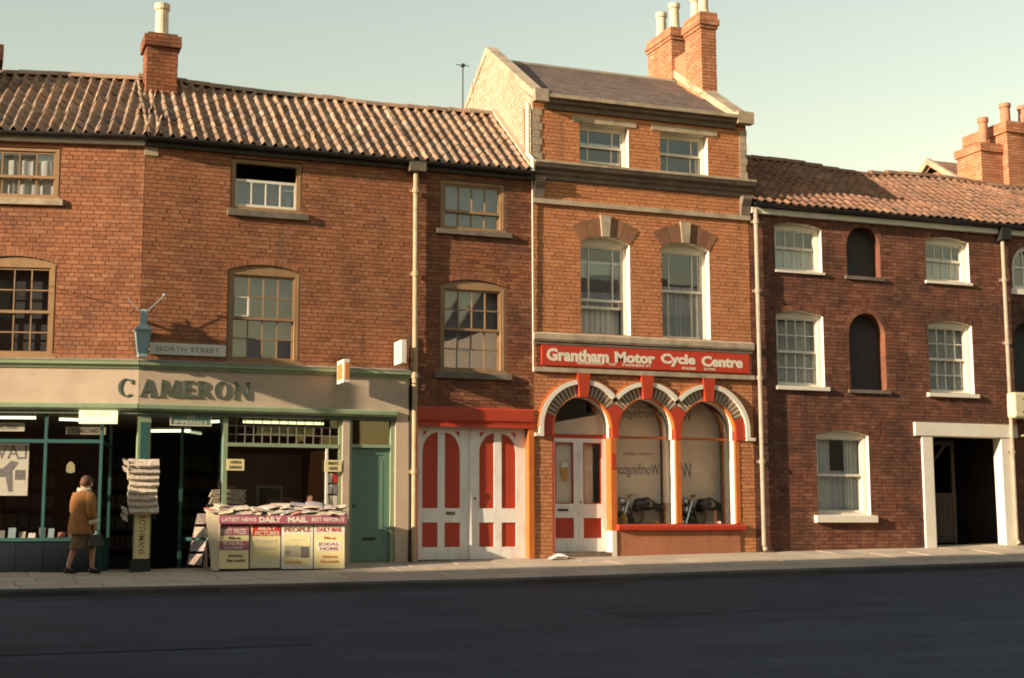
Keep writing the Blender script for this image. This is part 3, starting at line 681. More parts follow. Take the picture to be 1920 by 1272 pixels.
# inner walls that keep the upper rooms dark
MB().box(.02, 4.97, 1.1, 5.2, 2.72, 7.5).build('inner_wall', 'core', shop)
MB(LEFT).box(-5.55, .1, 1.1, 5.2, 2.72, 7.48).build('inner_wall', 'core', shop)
MB(LEFT).box(-5.62, -5.58, .0, 5.3, -.3, 9.0).build('end_wall', 'render_cream', shop)
E4 = EVEN(4)
window(shop, -2.87, -1.45, 6.36, 7.28, xf=LEFT, frame_mat='tan_paint', sashes=[(6.73, 7.22, .03, E4, [0, 1]), (6.40, 6.78, .075, E4, [0, 1])], sill=(-2.95, -1.38, 6.23, 6.36, .07), sill_mat='stone',
       curt=[(-2.8, -1.5, 6.4, 7.2, .2, 'cloth_white', 7)])
wl = window(shop, -2.87, -1.45, 3.58, 5.20, rise=.12, xf=LEFT, frame_mat='tan_paint', sashes=[(4.33, 5.14, .03, E4, [0, .5, 1]), (3.62, 4.38, .075, E4, [0, .5, 1])], sill=(-2.95, -1.4, 3.5, 3.58, .05), sill_mat='tan_paint')
w = window(shop, 1.52, 2.84, 6.36, 7.29, frame_mat='tan_paint', sashes=[(6.42, 6.93, .03, E4, [0, 1])], sash_mat='sign_white', sill=(1.47, 2.96, 6.22, 6.36, .07), label='small top-floor window with its sashes slid down, open at the top')
w2 = window(shop, 1.51, 2.84, 3.58, 5.23, rise=.12, frame_mat='tan_paint', sashes=[(4.35, 5.17, .03, E4, [0, .5, 1]), (3.62, 4.40, .075, E4, [0, .5, 1])], sash_mat='tan_paint', sill=(1.47, 2.9, 3.5, 3.58, .05), sill_mat='tan_paint')
def blind(win, u0, u1, z0, z1, y, mat, xf=None): MB(xf).box(u0, u1, y, y + .01, z0, z1).build('blind', mat, win)  # plain backing added behind panes to even out their reflections
blind(w2, 1.56, 2.79, 3.62, 5.25, .24, 'backing_grey'); blind(w, 1.56, 2.79, 6.4, 6.92, .2, 'backing_grey')
blind(wl, -2.83, -1.49, 3.62, 5.2, .3, 'backing_brown', LEFT)
# the pivoting vent pane, painted white
m = MB(); 
for a, b, c, d in ((1.665, 1.685, 4.40, 4.76), (1.885, 1.915, 4.40, 4.76)): m.box(a, b, .05, .085, c, d)
for c, d in ((4.40, 4.42), (4.74, 4.76)): m.box(1.685, 1.885, .05, .085, c, d)
m.build('vent_frame', 'sign_white', w2)
# shopfront: flashing, cornice, fascia, lower cornice on both faces
for xf_, a, b in ((LEFT, -5.6, .01), (None, 0.0, 4.93)):
    e = .02 if xf_ else 0
    MB(xf_).prism_x([(-.13, 3.52), (.02, 3.56), (.02, 3.50), (-.13, 3.50)], a, b).build('flashing', 'lead', shop)
    MB(xf_).prism_x([(-.03, 3.37), (-.05, 3.37), (-.08, 3.42), (-.12, 3.44), (-.12, 3.50), (-.03, 3.50)], a, b).build('cornice', 'green_paint', shop)
    MB(xf_).box(a, b, -.03, .06, 2.765, 3.37).build('fascia', 'render_cream', shop)
    bb = b if xf_ else 4.66
    MB(xf_).prism_x([(-.03, 2.64), (-.07, 2.64), (-.12, 2.68), (-.12, 2.74), (-.09, 2.765), (-.03, 2.765)], a, bb).build('cornice', 'green_paint', shop)
    MB(xf_).box(a, b if xf_ else 4.64, -.028, .1, 2.58, 2.64).build('shopfront_head', 'green_dark', shop)
# raised roman letters
def serif_letters():
    T, t, s = .17, .085, .05                       # thick, thin, serif height (unit letter height)
    L = {}
    q = lambda x0, x1, z0, z1: [(x0, z0), (x1, z0), (x1, z1), (x0, z1)]
    L['A'] = (.86, [[(.0, 0), (.10, 0), (.46, 1), (.40, 1)], [(.66, 0), (.86, 0), (.50, 1), (.38, 1)], q(.2, .66, .28, .28 + t), q(-.05, .2, 0, s), q(.56, .93, 0, s)])
    L['M'] = (1.12, [[(.04, 0), (.12, 0), (.20, 1), (.10, 1)], [(.08, 1), (.27, 1), (.62, .05), (.54, .05)], [(.54, .05), (.62, .05), (.98, 1), (.88, 1)], [(.92, 0), (1.1, 0), (1.04, 1), (.88, 1)], q(-.05, .23, 0, s), q(.83, 1.18, 0, s)])
    L['E'] = (.66, [q(.06, .06 + T, 0, 1), q(.0, .62, 0, t), q(.0, .58, 1 - t, 1), q(.2, .48, .47, .47 + t), q(.56, .64, 0, .24), q(.52, .6, .78, 1), q(.44, .5, .38, .62)])
    L['R'] = (.82, [q(.06, .06 + T, 0, 1), q(.2, .42, 1 - t, 1), q(.2, .42, .46, .46 + t), [(.42, 1), (.42, 1 - t), (.50, .86), (.62, .84)], [(.50, .86), (.62, .84), (.62, .64), (.50, .62)], [(.50, .62), (.62, .64), (.46, .46), (.38, .50)], [(.34, .48), (.48, .48), (.84, 0), (.64, 0)], q(0, .32, 0, s)])
    L['N'] = (.96, [q(.08, .17, 0, 1), [(.04, 1), (.24, 1), (.88, 0), (.74, 0)], q(.80, .89, 0, 1), q(.0, .26, 0, s), q(.70, .98, 1 - s, 1)])
    def ring(w, a0, a1, n=22):
        out = []
        for i in range(n):
            p, r_ = a0 + (a1 - a0) * i / n, a0 + (a1 - a0) * (i + 1) / n
            o = lambda a: (w / 2 + w / 2 * math.cos(a), .5 + .52 * math.sin(a)); k = lambda a: (w / 2 + (w / 2 - T) * math.cos(a), .5 + (.52 - t * .8) * math.sin(a))
            out.append([o(p), o(r_), k(r_), k(p)])
        return out
    L['O'] = (.96, ring(.96, 0, 2 * math.pi))
    L['C'] = (.88, ring(.92, R(48), R(312)) + [q(.72, .80, .70, .96)])
    return L
SL_ = serif_letters()
def raised(ch, u0, u1, z0, h, xf=None):
    wd, quads = SL_[ch]; k = (u1 - u0) / wd; m = MB(xf)
    for i, Q in enumerate(quads):
        m.prism([(u0 + x * k, z0 + z * h) for x, z in Q], -.05 - .0004 * (i % 5), -.031)
    o = m.build('letter', 'green_dark', shop); o['label'] = 'raised letter ' + ch + ' of the shop name'
raised('C', -.34, -.07, 2.885, .31, LEFT)
for ch, a, b in (('A', .03, .27), ('M', .36, .69), ('E', .76, .95), ('R', 1.0, 1.25), ('O', 1.31, 1.57), ('N', 1.64, 1.95)): raised(ch, a, b, 2.885, .31)
# left shop window
m = MB(LEFT)
for u in (-5.45, -3.45, -1.53, -.6): m.box(u - .025, u + .025, .05, .13, .43, 2.60)
m.box(-5.5, -.57, .045, .135, 2.08, 2.14); m.box(-5.5, -.57, .0, .16, .40, .46)
lw = m.build('shop_window', 'teal_paint', shop, label='wide shop window on the corner face with a dark riser')
for a, b in ((-5.42, -3.48), (-3.42, -1.56), (-1.5, -.63)):
    MB(LEFT).box(a, b, .088, .092, .46, 2.08).build('pane', 'shop_glass', lw); MB(LEFT).box(a, b, .088, .092, 2.14, 2.58).build('pane', 'shop_glass', lw)
for k in range(11):
    u = -5.55 + k * .45
    MB(LEFT).box(u + .004, min(u + .446, -.58), .03, .1, -.3, .40).build('riser_tile', 'riser_tile', lw)
m = MB(LEFT); m.box(-.63, -.58, .14, .18, .0, 2.6); m.box(-.63, -.58, 1.45, 1.5, 0, 2.6); m.box(-.625, -.585, .18, 1.45, .38, .46); m.box(-.625, -.585, .18, 1.45, 2.08, 2.13); m.box(-.62, -.59, .18, 1.45, -.2, .38)
rw = m.build('window_return', 'teal_paint', shop)
MB(LEFT).box(-.607, -.603, .18, 1.45, .46, 2.08).build('pane', 'shop_glass', rw)
MB(LEFT).box(-5.5, -.63, .14, .75, .36, .40).build('display_ledge', 'wood_dark', shop)
# right shop window
m = MB(); m.box(1.50, 1.58, .03, .12, .45, 2.60); m.box(3.60, 3.66, .03, .12, .0, 2.60); m.box(1.58, 3.60, .025, .125, 2.06, 2.125); m.box(1.5, 3.66, .0, .14, .42, .48)
sw = m.build('shop_window', 'green_paint', shop, label='shop window behind the newsstand with leaded lights along its top')
MB().box(1.58, 3.60, .07, .075, .48, 2.06).build('pane', 'shop_glass', sw)
m = MB(); NC = 13
for i in range(1, NC): u = 1.58 + 2.02 * i / NC; m.box(u - .007, u + .007, .068, .082, 2.125, 2.58)
for j in range(1, 3): z = 2.125 + .455 * j / 3; m.box(1.58, 3.60, .069, .081, z - .007, z + .007)
m.build('lead_cames', 'lead', sw, normals=False)
for i in range(NC):
    for j in range(3):
        a, b = 1.58 + 2.02 * i / NC + .007, 1.58 + 2.02 * (i + 1) / NC - .007; c, d = 2.125 + .455 * j / 3 + .007, 2.125 + .455 * (j + 1) / 3 - .007
        t = rnd.uniform(-.003, .003)
        MB().hexa([(a, .074 + t, c), (b, .074 - t, c), (b, .074 - t, d), (a, .074 + t, d), (a, .077 + t, c), (b, .077 - t, c), (b, .077 - t, d), (a, .077 + t, d)]).build('pane', 'lead_glass', sw, normals=True)
MB().box(1.5, 3.66, .03, .1, -.25, .42).build('stall_riser', 'riser_tile', sw)
# return of that window into the lobby
m = MB(); 
A_, B_ = (1.52, .12), (1.0, 1.45)
for p in (A_, B_): m.box(p[0] - .03, p[0] + .03, p[1], p[1] + .06, -.15, 2.6)
m.hexa([(A_[0] - .02, A_[1], .4), (A_[0] + .02, A_[1], .4), (B_[0] + .02, B_[1], .4), (B_[0] - .02, B_[1], .4), (A_[0] - .02, A_[1], .46), (A_[0] + .02, A_[1], .46), (B_[0] + .02, B_[1], .46), (B_[0] - .02, B_[1], .46)])
rw2 = m.build('window_return', 'teal_paint', shop)
MB().hexa([(A_[0] - .002, A_[1], .46), (A_[0] + .002, A_[1], .46), (B_[0] + .002, B_[1], .46), (B_[0] - .002, B_[1], .46), (A_[0] - .002, A_[1], 2.58), (A_[0] + .002, A_[1], 2.58), (B_[0] + .002, B_[1], 2.58), (B_[0] - .002, B_[1], 2.58)]).build('pane', 'shop_glass', rw2)
# corner post
m = MB().box(.02, .24, .02, .22, -.2, 2.6); cp = m.build('corner_post', 'green_paint', shop)
m = MB(); m.box(.06, .20, .008, .02, 1.8, 2.45); m.build('post_panel', 'teal_paint', cp)
MB().box(-.03, .29, -.03, .27, -.25, .08).build('plinth', 'black_iron', cp, bevel=.01)
MB().box(-.01, .27, -.012, .25, .9, 1.0).build('post_collar', 'green_paint', cp)
# pier, green door, right pier
MB().box(3.66, 3.79, -.02, .3, -.2, 2.64).build('pier', 'render_cream', shop)
MB().box(4.66, 4.95, -.03, .3, -.2, 2.77).build('pier', 'render_cream', shop)
m = MB(); m.box(3.79, 3.85, .02, .16, -.1, 2.60); m.box(4.58, 4.66, .02, .16, -.1, 2.60); m.box(3.85, 4.58, .03, .15, 2.08, 2.14)
df = m.build('door_frame', 'green_paint', shop)
MB().box(3.85, 4.58, .085, .09, 2.14, 2.58).build('pane', 'pane_glass', df)
dr = MB().box(3.852, 4.578, .10, .14, .0, 2.08).build('door', 'green_door', shop)
m = MB()
for a, b, c, d in ((3.86, 3.96, .02, 2.06), (4.47, 4.57, .02, 2.06), (3.96, 4.47, .02, .3), (3.96, 4.47, 1.96, 2.06), (4.43, 4.455, .55, 1.85)): m.box(a, b, .088, .10, c, d)
m.build('door_rails', 'green_door', dr)
MB().box(4.08, 4.32, .086, .10, .40, .45).build('letter_slot', 'black_iron', dr)
MB().lathe([(.02, 0), (.03, .02), (.02, .04)], (3.91, .07, 1.0), 8).build('door_knob', 'black_iron', dr)
MB().box(3.74, 4.72, -.06, .16, -.12, .0).build('door_step', 'stone', shop)
MB().box(3.7, 4.95, .5, .55, -.2, 2.7).build('inner_wall', 'core', shop)
# shop interior
m = MB(); m.box(-6, 3.7, 4.5, 4.56, -.2, 2.66); m.box(3.68, 3.72, .3, 4.5, -.2, 2.66)
m.build('inner_wall', 'wood_dark', shop)
m = MB(); m.add([(-6, .02, 2.63), (4.9, .02, 2.63), (4.9, 5, 2.63), (-6, 5, 2.63), (-6, 1.4, 2.63)], [(4, 1, 2, 3)]); m.build('shop_ceiling', 'shop_ceiling', shop, normals=False)
MB(LEFT).box(-5.5, .0, .06, 1.6, 2.62, 2.64).build('shop_ceiling', 'shop_ceiling', shop)
MB().box(-6, 3.7, .5, 5, -.26, -.13).build('shop_floor', 'shop_floor', shop)
# roofs: the front slope and the side slope meet on a low hip
t6 = math.tan(ang / 2)
def sagf(u, f): return f * (-.05 * math.sin(max(0, min(1, u / 7.4)) * math.pi) + .015 * math.sin(u * 2.1)) + .006 * math.sin(u * 3.7)
pantile_roof(shop, -.4, 4.98, -.2, 7.52, 2.02, 9.24, 'pantile', single=150, sag=sagf, clip=lambda u, y: u > y * t6 - .05, dlim=lambda u, y: max(u, y * t6))
pantile_roof(shop, -5.74, .205, -.2, 7.52, 2.02, 9.24, 'pantile', xf=LEFT, rotz=LROT, single=150, keep=lambda u: u > -2.7, sag=lambda u, f: .01 * math.sin(u * 2.3) - .02 * f, clip=lambda u, y: u < -y * t6 + .16, seed=5, dlim=lambda u, y: min(u, -y * t6))
MB(LEFT).box(-5.6, .0, -.10, .02, 7.36, 7.47).build('eaves_board', 'sign_white', shop)
MB().box(.0, 4.98, -.10, .02, 7.36, 7.47).build('eaves_board', 'dark_board', shop)
gutter(shop, -5.6, .02, -.2, 7.50, xf=LEFT); gutter(shop, .0, 4.98, -.2, 7.50)
MB().box(-.02, .22, -.02, .04, 7.2, 7.36).build('corner_patch', 'stone', shop)
st = brick_stack(shop, .14, .72, 1.42, 2.02, 8.5, 9.98, 'brick_narrow', 21, caps=((9.67, 9.72, .03), (9.72, 9.98, .055)))
MB().prism_x([(1.30, 8.52), (1.42, 8.72), (1.42, 8.50)], .06, .80).build('flashing', 'lead', st)
pot(st, .44, 1.72, 9.98, .66, .15)
st2 = brick_stack(shop, -3.05, -2.46, 1.75, 2.3, 8.3, 9.5, 'brick_dark', 22, caps=((9.2, 9.5, .05),))
pot(st2, -2.66, 2.02, 9.5, .3, .12, 'pot_red')
# tan hopper and downpipe between the two houses
h = MB().prism_x([(-.24, 7.30), (-.26, 7.50), (-.03, 7.50), (-.03, 7.30)], 4.84, 5.16).build('rainwater_hopper', 'grey_wood', shop)
downpipe(shop, 5.0, -.10, base(5) - .05, 7.32, .05, 'pipe_tan', (6.9, 5.3, 3.38, 1.6))
MB().tube([(4.92, -.04, 4.2), (4.915, -.03, 3.0), (4.93, -.04, 1.0), (4.92, -.05, base(5))], .018, 6).build('cable', 'black_iron', shop)

# ================================================================== 2. the narrow house with red and white doors
nar = empty('narrow_house', (6.2, 0, base(6.2)), 'narrow brown brick house above the red and white double doors', 'building')
masonry(nar, 5.06, 7.42, 2.86, 7.45, [rect(5.51, 6.85, 6.28, 7.24), seg(5.51, 6.85, 3.52, 5.20, .12)], 'brick_narrow', single=300, seed=31)
MB().box(4.99, 5.06, -.006, .03, 2.86, 7.45).build('party_joint', 'brick_narrow', nar)
seg_arch(nar, 5.51, 6.85, 5.20, .12, .115, 'brick_narrow', 19)
MB().box(5.0, 7.42, 1.1, 5.2, 2.8, 7.5).build('inner_wall', 'core', nar)
w3 = window(nar, 5.51, 6.85, 6.28, 7.24, sashes=[(6.62, 7.18, .03, E4, [0, 1]), (6.31, 6.70, .075, E4, [0, 1])], sash_mat='tan_paint', sill=(5.43, 6.96, 6.17, 6.28, .08))
w4 = window(nar, 5.51, 6.85, 3.54, 5.20, rise=.12, sashes=[(4.34, 5.14, .03, E4, [0, .5, 1]), (3.58, 4.40, .075, E4, [0, .5, 1])], sash_mat='tan_paint', sill=(5.40, 6.95, 3.41, 3.54, .08))
blind(w4, 5.56, 6.80, 3.58, 5.22, .24, 'backing_grey'); blind(w3, 5.56, 6.80, 6.32, 7.2, .24, 'backing_grey')
m = MB()
for a, b, c, d in ((5.90, 5.92, 3.63, 3.98), (6.16, 6.19, 3.63, 3.98)): m.box(a, b, .096, .125, c, d)
for c, d in ((3.63, 3.65), (3.96, 3.98)): m.box(5.92, 6.16, .096, .125, c, d)
m.build('vent_frame', 'sign_white', w4)
MB().box(4.98, 7.42, -.10, .02, 7.36, 7.47).build('eaves_board', 'dark_board', nar)
gutter(nar, 4.98, 7.40, -.2, 7.50)
pantile_roof(nar, 4.98, 7.38, -.2, 7.52, 2.02, 9.24, 'pantile', single=300, sag=sagf, seed=8)
MB().prism_x([(-.15, 7.60), (-.15, 7.66), (2.0, 9.36), (2.0, 9.28)], 7.30, 7.44).build('flashing', 'render_cream', nar)
# red beam and jambs
MB().prism_x([(-.03, 2.60), (-.05, 2.63), (-.05, 2.83), (-.035, 2.87), (.25, 2.87), (.25, 2.56), (-.02, 2.56)], 5.04, 7.41).build('lintel', 'red_paint', nar)
MB().box(5.045, 7.405, -.045, -.02, 2.50, 2.56).build('lintel_bead', 'red_paint', nar)
MB().box(5.04, 5.09, -.03, .24, base(5) - .1, 2.56).build('door_jamb', 'red_paint', nar); MB().box(7.30, 7.41, -.03, .24, base(7.3) - .1, 2.56).build('door_jamb', 'orange_trim', nar)
MB().box(4.985, 5.04, -.01, .24, -.2, 2.86).build('pier', 'brick_narrow', nar)
zb = base(6.2) + .015
dl_ = (5.09, 6.165, 6.17, 7.30)
for k, (a, b) in enumerate(((dl_[0], dl_[1]), (dl_[2], dl_[3]))):
    yb = .125 if k == 0 else .14
    leaf = MB().box(a + .004, b - .004, yb + .018, yb + .055, zb, 2.53).build('door_leaf', 'red_paint', nar)
    w_ = b - a; p0, p1, p2, p3 = a + w_ * .125, a + w_ * .405, a + w_ * .535, a + w_ * .815
    if k: p0, p1, p2, p3 = a + w_ * .165, a + w_ * .43, a + w_ * .565, a + w_ * .825
    zt, zs, zm0, zm1, zl0 = 2.40, 2.02, .985, .72, .265
    m = MB(); Y0, Y1 = yb, yb + .018; tri = []
    m.box(a + .004, p0, Y0, Y1, zb, 2.53); m.box(p1, p2, Y0, Y1, zb, 2.53); m.box(p3, b - .004, Y0, Y1, zb, 2.53)
    for c, d in ((p0, p1), (p2, p3)):
        m.box(c, d, Y0, Y1, zb, zl0); m.box(c, d, Y0, Y1, zm1, zm0)
    # arched head: white quarter-spandrels leave red arches and small red corner triangles
    for c, d, sgn in ((p0, p1, 1), (p2, p3, -1)):
        n = 10; pts = []
        for i in range(n + 1):
            t = i / n * math.pi / 2
            x = (d - (d - c) * math.cos(t)) if sgn > 0 else (c + (d - c) * math.cos(t)); z = zs + (zt - zs) * math.sin(t)
            pts.append((x, z))
        cor = (c if sgn > 0 else d, zt + .035)
        for i in range(n):
            m.prism([pts[i], pts[i + 1], cor], Y0, Y1)
        m.prism([(pts[-1][0], zt), (pts[-1][0], zt + .035), cor], Y0, Y1)
        tri.append([(cor[0] + sgn * .012, zt + .02), (cor[0] + sgn * .10, zt + .02), (cor[0] + sgn * .012, zt - .085)])
        m.box(min(c, d), max(c, d), Y0 + .001, Y1, zt + .035, 2.53)
    m.build('door_framing', 'door_white', leaf)
    for T_ in tri: MB().prism(T_, yb - .002, yb + .004).build('corner_panel', 'red_paint', leaf)
    if k == 0:
        MB().box(5.69, 5.87, yb - .008, yb, .86, .92).build('letter_slot', 'grey_wood', leaf)
        MB().hexa([(6.14, yb - .05, zb), (6.185, yb - .055, zb), (6.185, yb + .01, zb), (6.14, yb + .01, zb), (6.15, yb - .012, 2.3), (6.175, yb - .012, 2.3), (6.175, yb + .01, 2.3), (6.15, yb + .01, 2.3)]).build('meeting_bead', 'door_white', leaf)
    else:
        MB().lathe([(.012, 0), (.022, .01), (.022, .03), (.012, .04)], (6.27, yb - .02, 1.15), 8).build('door_knob', 'black_iron', leaf)
MB().box(5.0, 7.42, .6, .65, -.3, 2.9).build('inner_wall', 'core', nar)
MB().box(5.06, 7.32, -.02, .3, base(6) - .2, zb - .004).build('threshold', 'stone_dark', nar)

# ================================================================== 3. the motor cycle shop
mot = empty('motor_cycle_shop', (9.8, 0, base(9.8)), 'tall orange brick building with three red arches, slate roof and parapet gables', 'building')
AC = (8.44, 9.815, 11.19); AZ = 2.55; RI = .60
sp0, sp1 = 7.80, 11.88
opsm = [rect(8.43, 9.51, 7.80, 8.64), rect(10.22, 11.31, 7.80, 8.64), seg(8.43, 9.50, 4.40, 6.22, .15), seg(10.21, 11.29, 4.40, 6.22, .15)]
opsm += [rnd_arch(c, .88, AZ, 2.40) for c in AC] + [rect(sp0, sp1, .64, 2.40), rect(sp0, 9.10, -1, .66)]
masonry(mot, 7.42, 12.23, -.1, 8.98, opsm, 'brick_orange', single=300, seed=41, near=in_view_near(7.5, 12.2, 4.4))
# left gable flank above the narrow house
def gable(z): return (0.0, 5.25) if z < 9.02 else ((z - 9.02) / .70, 5.25 - (z - 9.02) / .70)
masonry(mot, 0.0, 5.25, 6.9, 10.84, [], 'brick_pale', xf=SIDE(7.42), single=0, seed=42, outline=gable, part='gable_wall', mortar='mortar_pale')
def gableR(z): return gable(z)
masonry(mot, 0.0, 5.25, 6.9, 10.84, [], 'brick_orange', xf=lambda p: (12.23 - p[1], p[0], p[2]), single=0, seed=43, outline=gable, part='gable_wall')
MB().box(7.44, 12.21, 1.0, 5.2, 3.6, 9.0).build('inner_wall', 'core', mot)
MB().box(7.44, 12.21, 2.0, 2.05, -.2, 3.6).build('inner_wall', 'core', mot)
MB().box(7.46, 12.19, .06, 2.0, 3.55, 3.6).build('shop_ceiling', 'shop_ceiling', mot)
MB().box(7.46, 12.19, .34, 2.0, -.1, .14).build('shop_floor', 'shop_floor', mot)
MB().box(9.16, 12.15, .36, 1.6, .14, .295).build('display_platform', 'wood_dark', mot)
for a, b in ((7.43, 7.46), (12.19, 12.22)): MB().box(a, b, .02, 5.2, -.2, 8.9).build('side_wall', 'core', mot)
# roof
rsl = math.atan2(10.62 - 9.06, 2.6 + .12)
dk = MB(); dk.add([(7.6, -.12, 9.03), (12.1, -.12, 9.03), (12.1, 2.62, 10.60), (7.6, 2.62, 10.60), (12.1, 5.4, 9.03), (7.6, 5.4, 9.03)], [(0, 1, 2, 3), (3, 2, 4, 5)])
rf = dk.build('roof', 'slate', mot, normals=False)
s_ = MB(); gs = random.Random(4); nrow = 15; L_ = math.hypot(2.74, 1.57)
for r_ in range(nrow):
    f0, f1 = r_ / nrow, (r_ + 1.12) / nrow; u = 7.62 - (.13 if r_ % 2 else 0)
    while u < 12.06:
        a, b = max(u, 7.6) + .003, min(u + .26, 12.08) - .003; j = gs.uniform(0, .006)
        if b > a + .02:
            A = [(a, -.12 + 2.74 * f0, 9.05 + 1.57 * f0 + j), (b, -.12 + 2.74 * f0, 9.05 + 1.57 * f0 + j), (b, -.12 + 2.74 * min(1, f1), 9.038 + 1.57 * min(1, f1)), (a, -.12 + 2.74 * min(1, f1), 9.038 + 1.57 * min(1, f1))]
            s_.add(A + [(p[0], p[1], p[2] - .012) for p in A[:2]], [(0, 1, 2, 3), (4, 5, 1, 0)])
        u += .26
s_.build('slating', 'slate', rf, kind='stuff', normals=False)
MB().tube([(7.6, 2.62, 10.62), (12.1, 2.62, 10.62)], .07, 8).build('ridge_tile', 'lead', rf)
for a, b, nm in ((7.40, 7.66, 0), (11.93, 12.27, 1)):
    MB().prism_x([(-.14, 8.98), (-.14, 9.14), (2.62, 10.92), (5.4, 9.14), (5.4, 8.98), (2.62, 10.74)], a, b).build('coping', 'stone', mot)
    MB().box(a - .01, b + .02, -.24, -.06, 8.93, 9.18).build('kneeler', 'stone', mot)
# eaves cornice
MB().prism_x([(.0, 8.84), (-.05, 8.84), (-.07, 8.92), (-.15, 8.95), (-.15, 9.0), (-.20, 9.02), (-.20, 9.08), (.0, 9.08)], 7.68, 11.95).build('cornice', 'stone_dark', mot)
MB().box(7.60, 12.0, -.235, -.18, 9.03, 9.10).build('gutter', 'stone', mot)
for a, b in ((7.425, 7.62), (12.06, 12.235)):
    z = 7.80; i = 0
    while z < 8.84:
        MB().box(a, b - (.04 if i % 2 else 0), -.014, .02, z + .004, min(z + .146, 8.84)).build('quoin', 'brick_quoin', mot); z += .15; i += 1
# main cornice, consoles, strings
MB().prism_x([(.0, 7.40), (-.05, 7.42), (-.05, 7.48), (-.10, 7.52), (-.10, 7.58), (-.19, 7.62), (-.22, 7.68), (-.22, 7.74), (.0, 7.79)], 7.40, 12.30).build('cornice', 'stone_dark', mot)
MB().box(7.39, 12.31, -.235, .0, 7.70, 7.745).build('cornice_edge', 'stone', mot)
for a in (7.42, 12.03):
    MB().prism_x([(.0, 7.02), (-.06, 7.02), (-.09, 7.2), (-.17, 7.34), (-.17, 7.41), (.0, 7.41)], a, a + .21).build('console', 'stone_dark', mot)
MB().box(7.405, 12.25, -.06, .02, 6.92, 7.015).build('string_course', 'stone', mot)
MB().prism_x([(.0, 4.20), (-.07, 4.20), (-.09, 4.24), (-.09, 4.34), (.0, 4.385)], 7.405, 12.25).build('sill_band', 'stone', mot)
MB().box(7.45, 12.22, -.05, .02, 4.14, 4.198).build('moulding', 'stone_dark', mot)
MB().box(7.405, 12.25, -.075, .02, 3.605, 3.69).build('string_course', 'stone', mot)
for a, b in ((8.27, 9.68), (10.02, 11.53)): MB().box(a, b, -.02, .03, 8.645, 8.77).build('lintel', 'stone', mot)
for c in (8.965, 10.75):
    ww = .535; rise = .15; rad = (ww * ww + rise * rise) / (2 * rise); cz = 6.22 + rise - rad; t = math.asin(ww / rad)
    ring_bricks(mot, c, cz, rad + .004, rad + .36, math.pi / 2 + t * 1.02, math.pi / 2 + .085, 4, 'voussoir_brown', -.012); ring_bricks(mot, c, cz, rad + .004, rad + .36, math.pi / 2 - .085, math.pi / 2 - t * 1.02, 4, 'voussoir_brown', -.012)
    ring_bricks(mot, c, cz, rad - .015, rad + .42, math.pi / 2 + .083, math.pi / 2 - .083, 1, 'stone', -.05, name='keystone')
MARG = [0, .2, .8, 1]
for u0, u1, op in ((8.43, 9.51, .055), (10.22, 11.31, 0)):
    wv = window(mot, u0, u1, 7.80, 8.64, reveal=.17, reveal_mat='white_paint', frame=.06, frame_mat='white_paint', sashes=[(8.20, 8.60, .03, MARG, [0, 1]), (7.84 + op, 8.25 + op, .075, MARG, [0, 1])], fdepth=.14)
wm1 = window(mot, 8.43, 9.50, 4.39, 6.22, rise=.15, reveal=.20, reveal_mat='white_paint', frame=.06, frame_mat='white_paint', sashes=[(5.08, 6.20, .03, MARG, [0, 1]), (4.94, 5.9, .075, MARG, [0, 1])], fdepth=.14, label='tall arched window with its lower sash pushed up over a net curtain',
       curt=[(8.5, 9.45, 4.45, 5.3, .42, 'cloth_net', 8)])
window(mot, 10.21, 11.29, 4.39, 6.22, rise=.15, reveal=.20, reveal_mat='white_paint', frame=.06, frame_mat='white_paint', sashes=[(5.36, 6.20, .03, MARG, [0, 1]), (4.42, 5.42, .075, MARG, [0, 1])], fdepth=.14, curt=[(10.27, 11.25, 4.45, 5.5, .36, 'cloth_net', 9)])
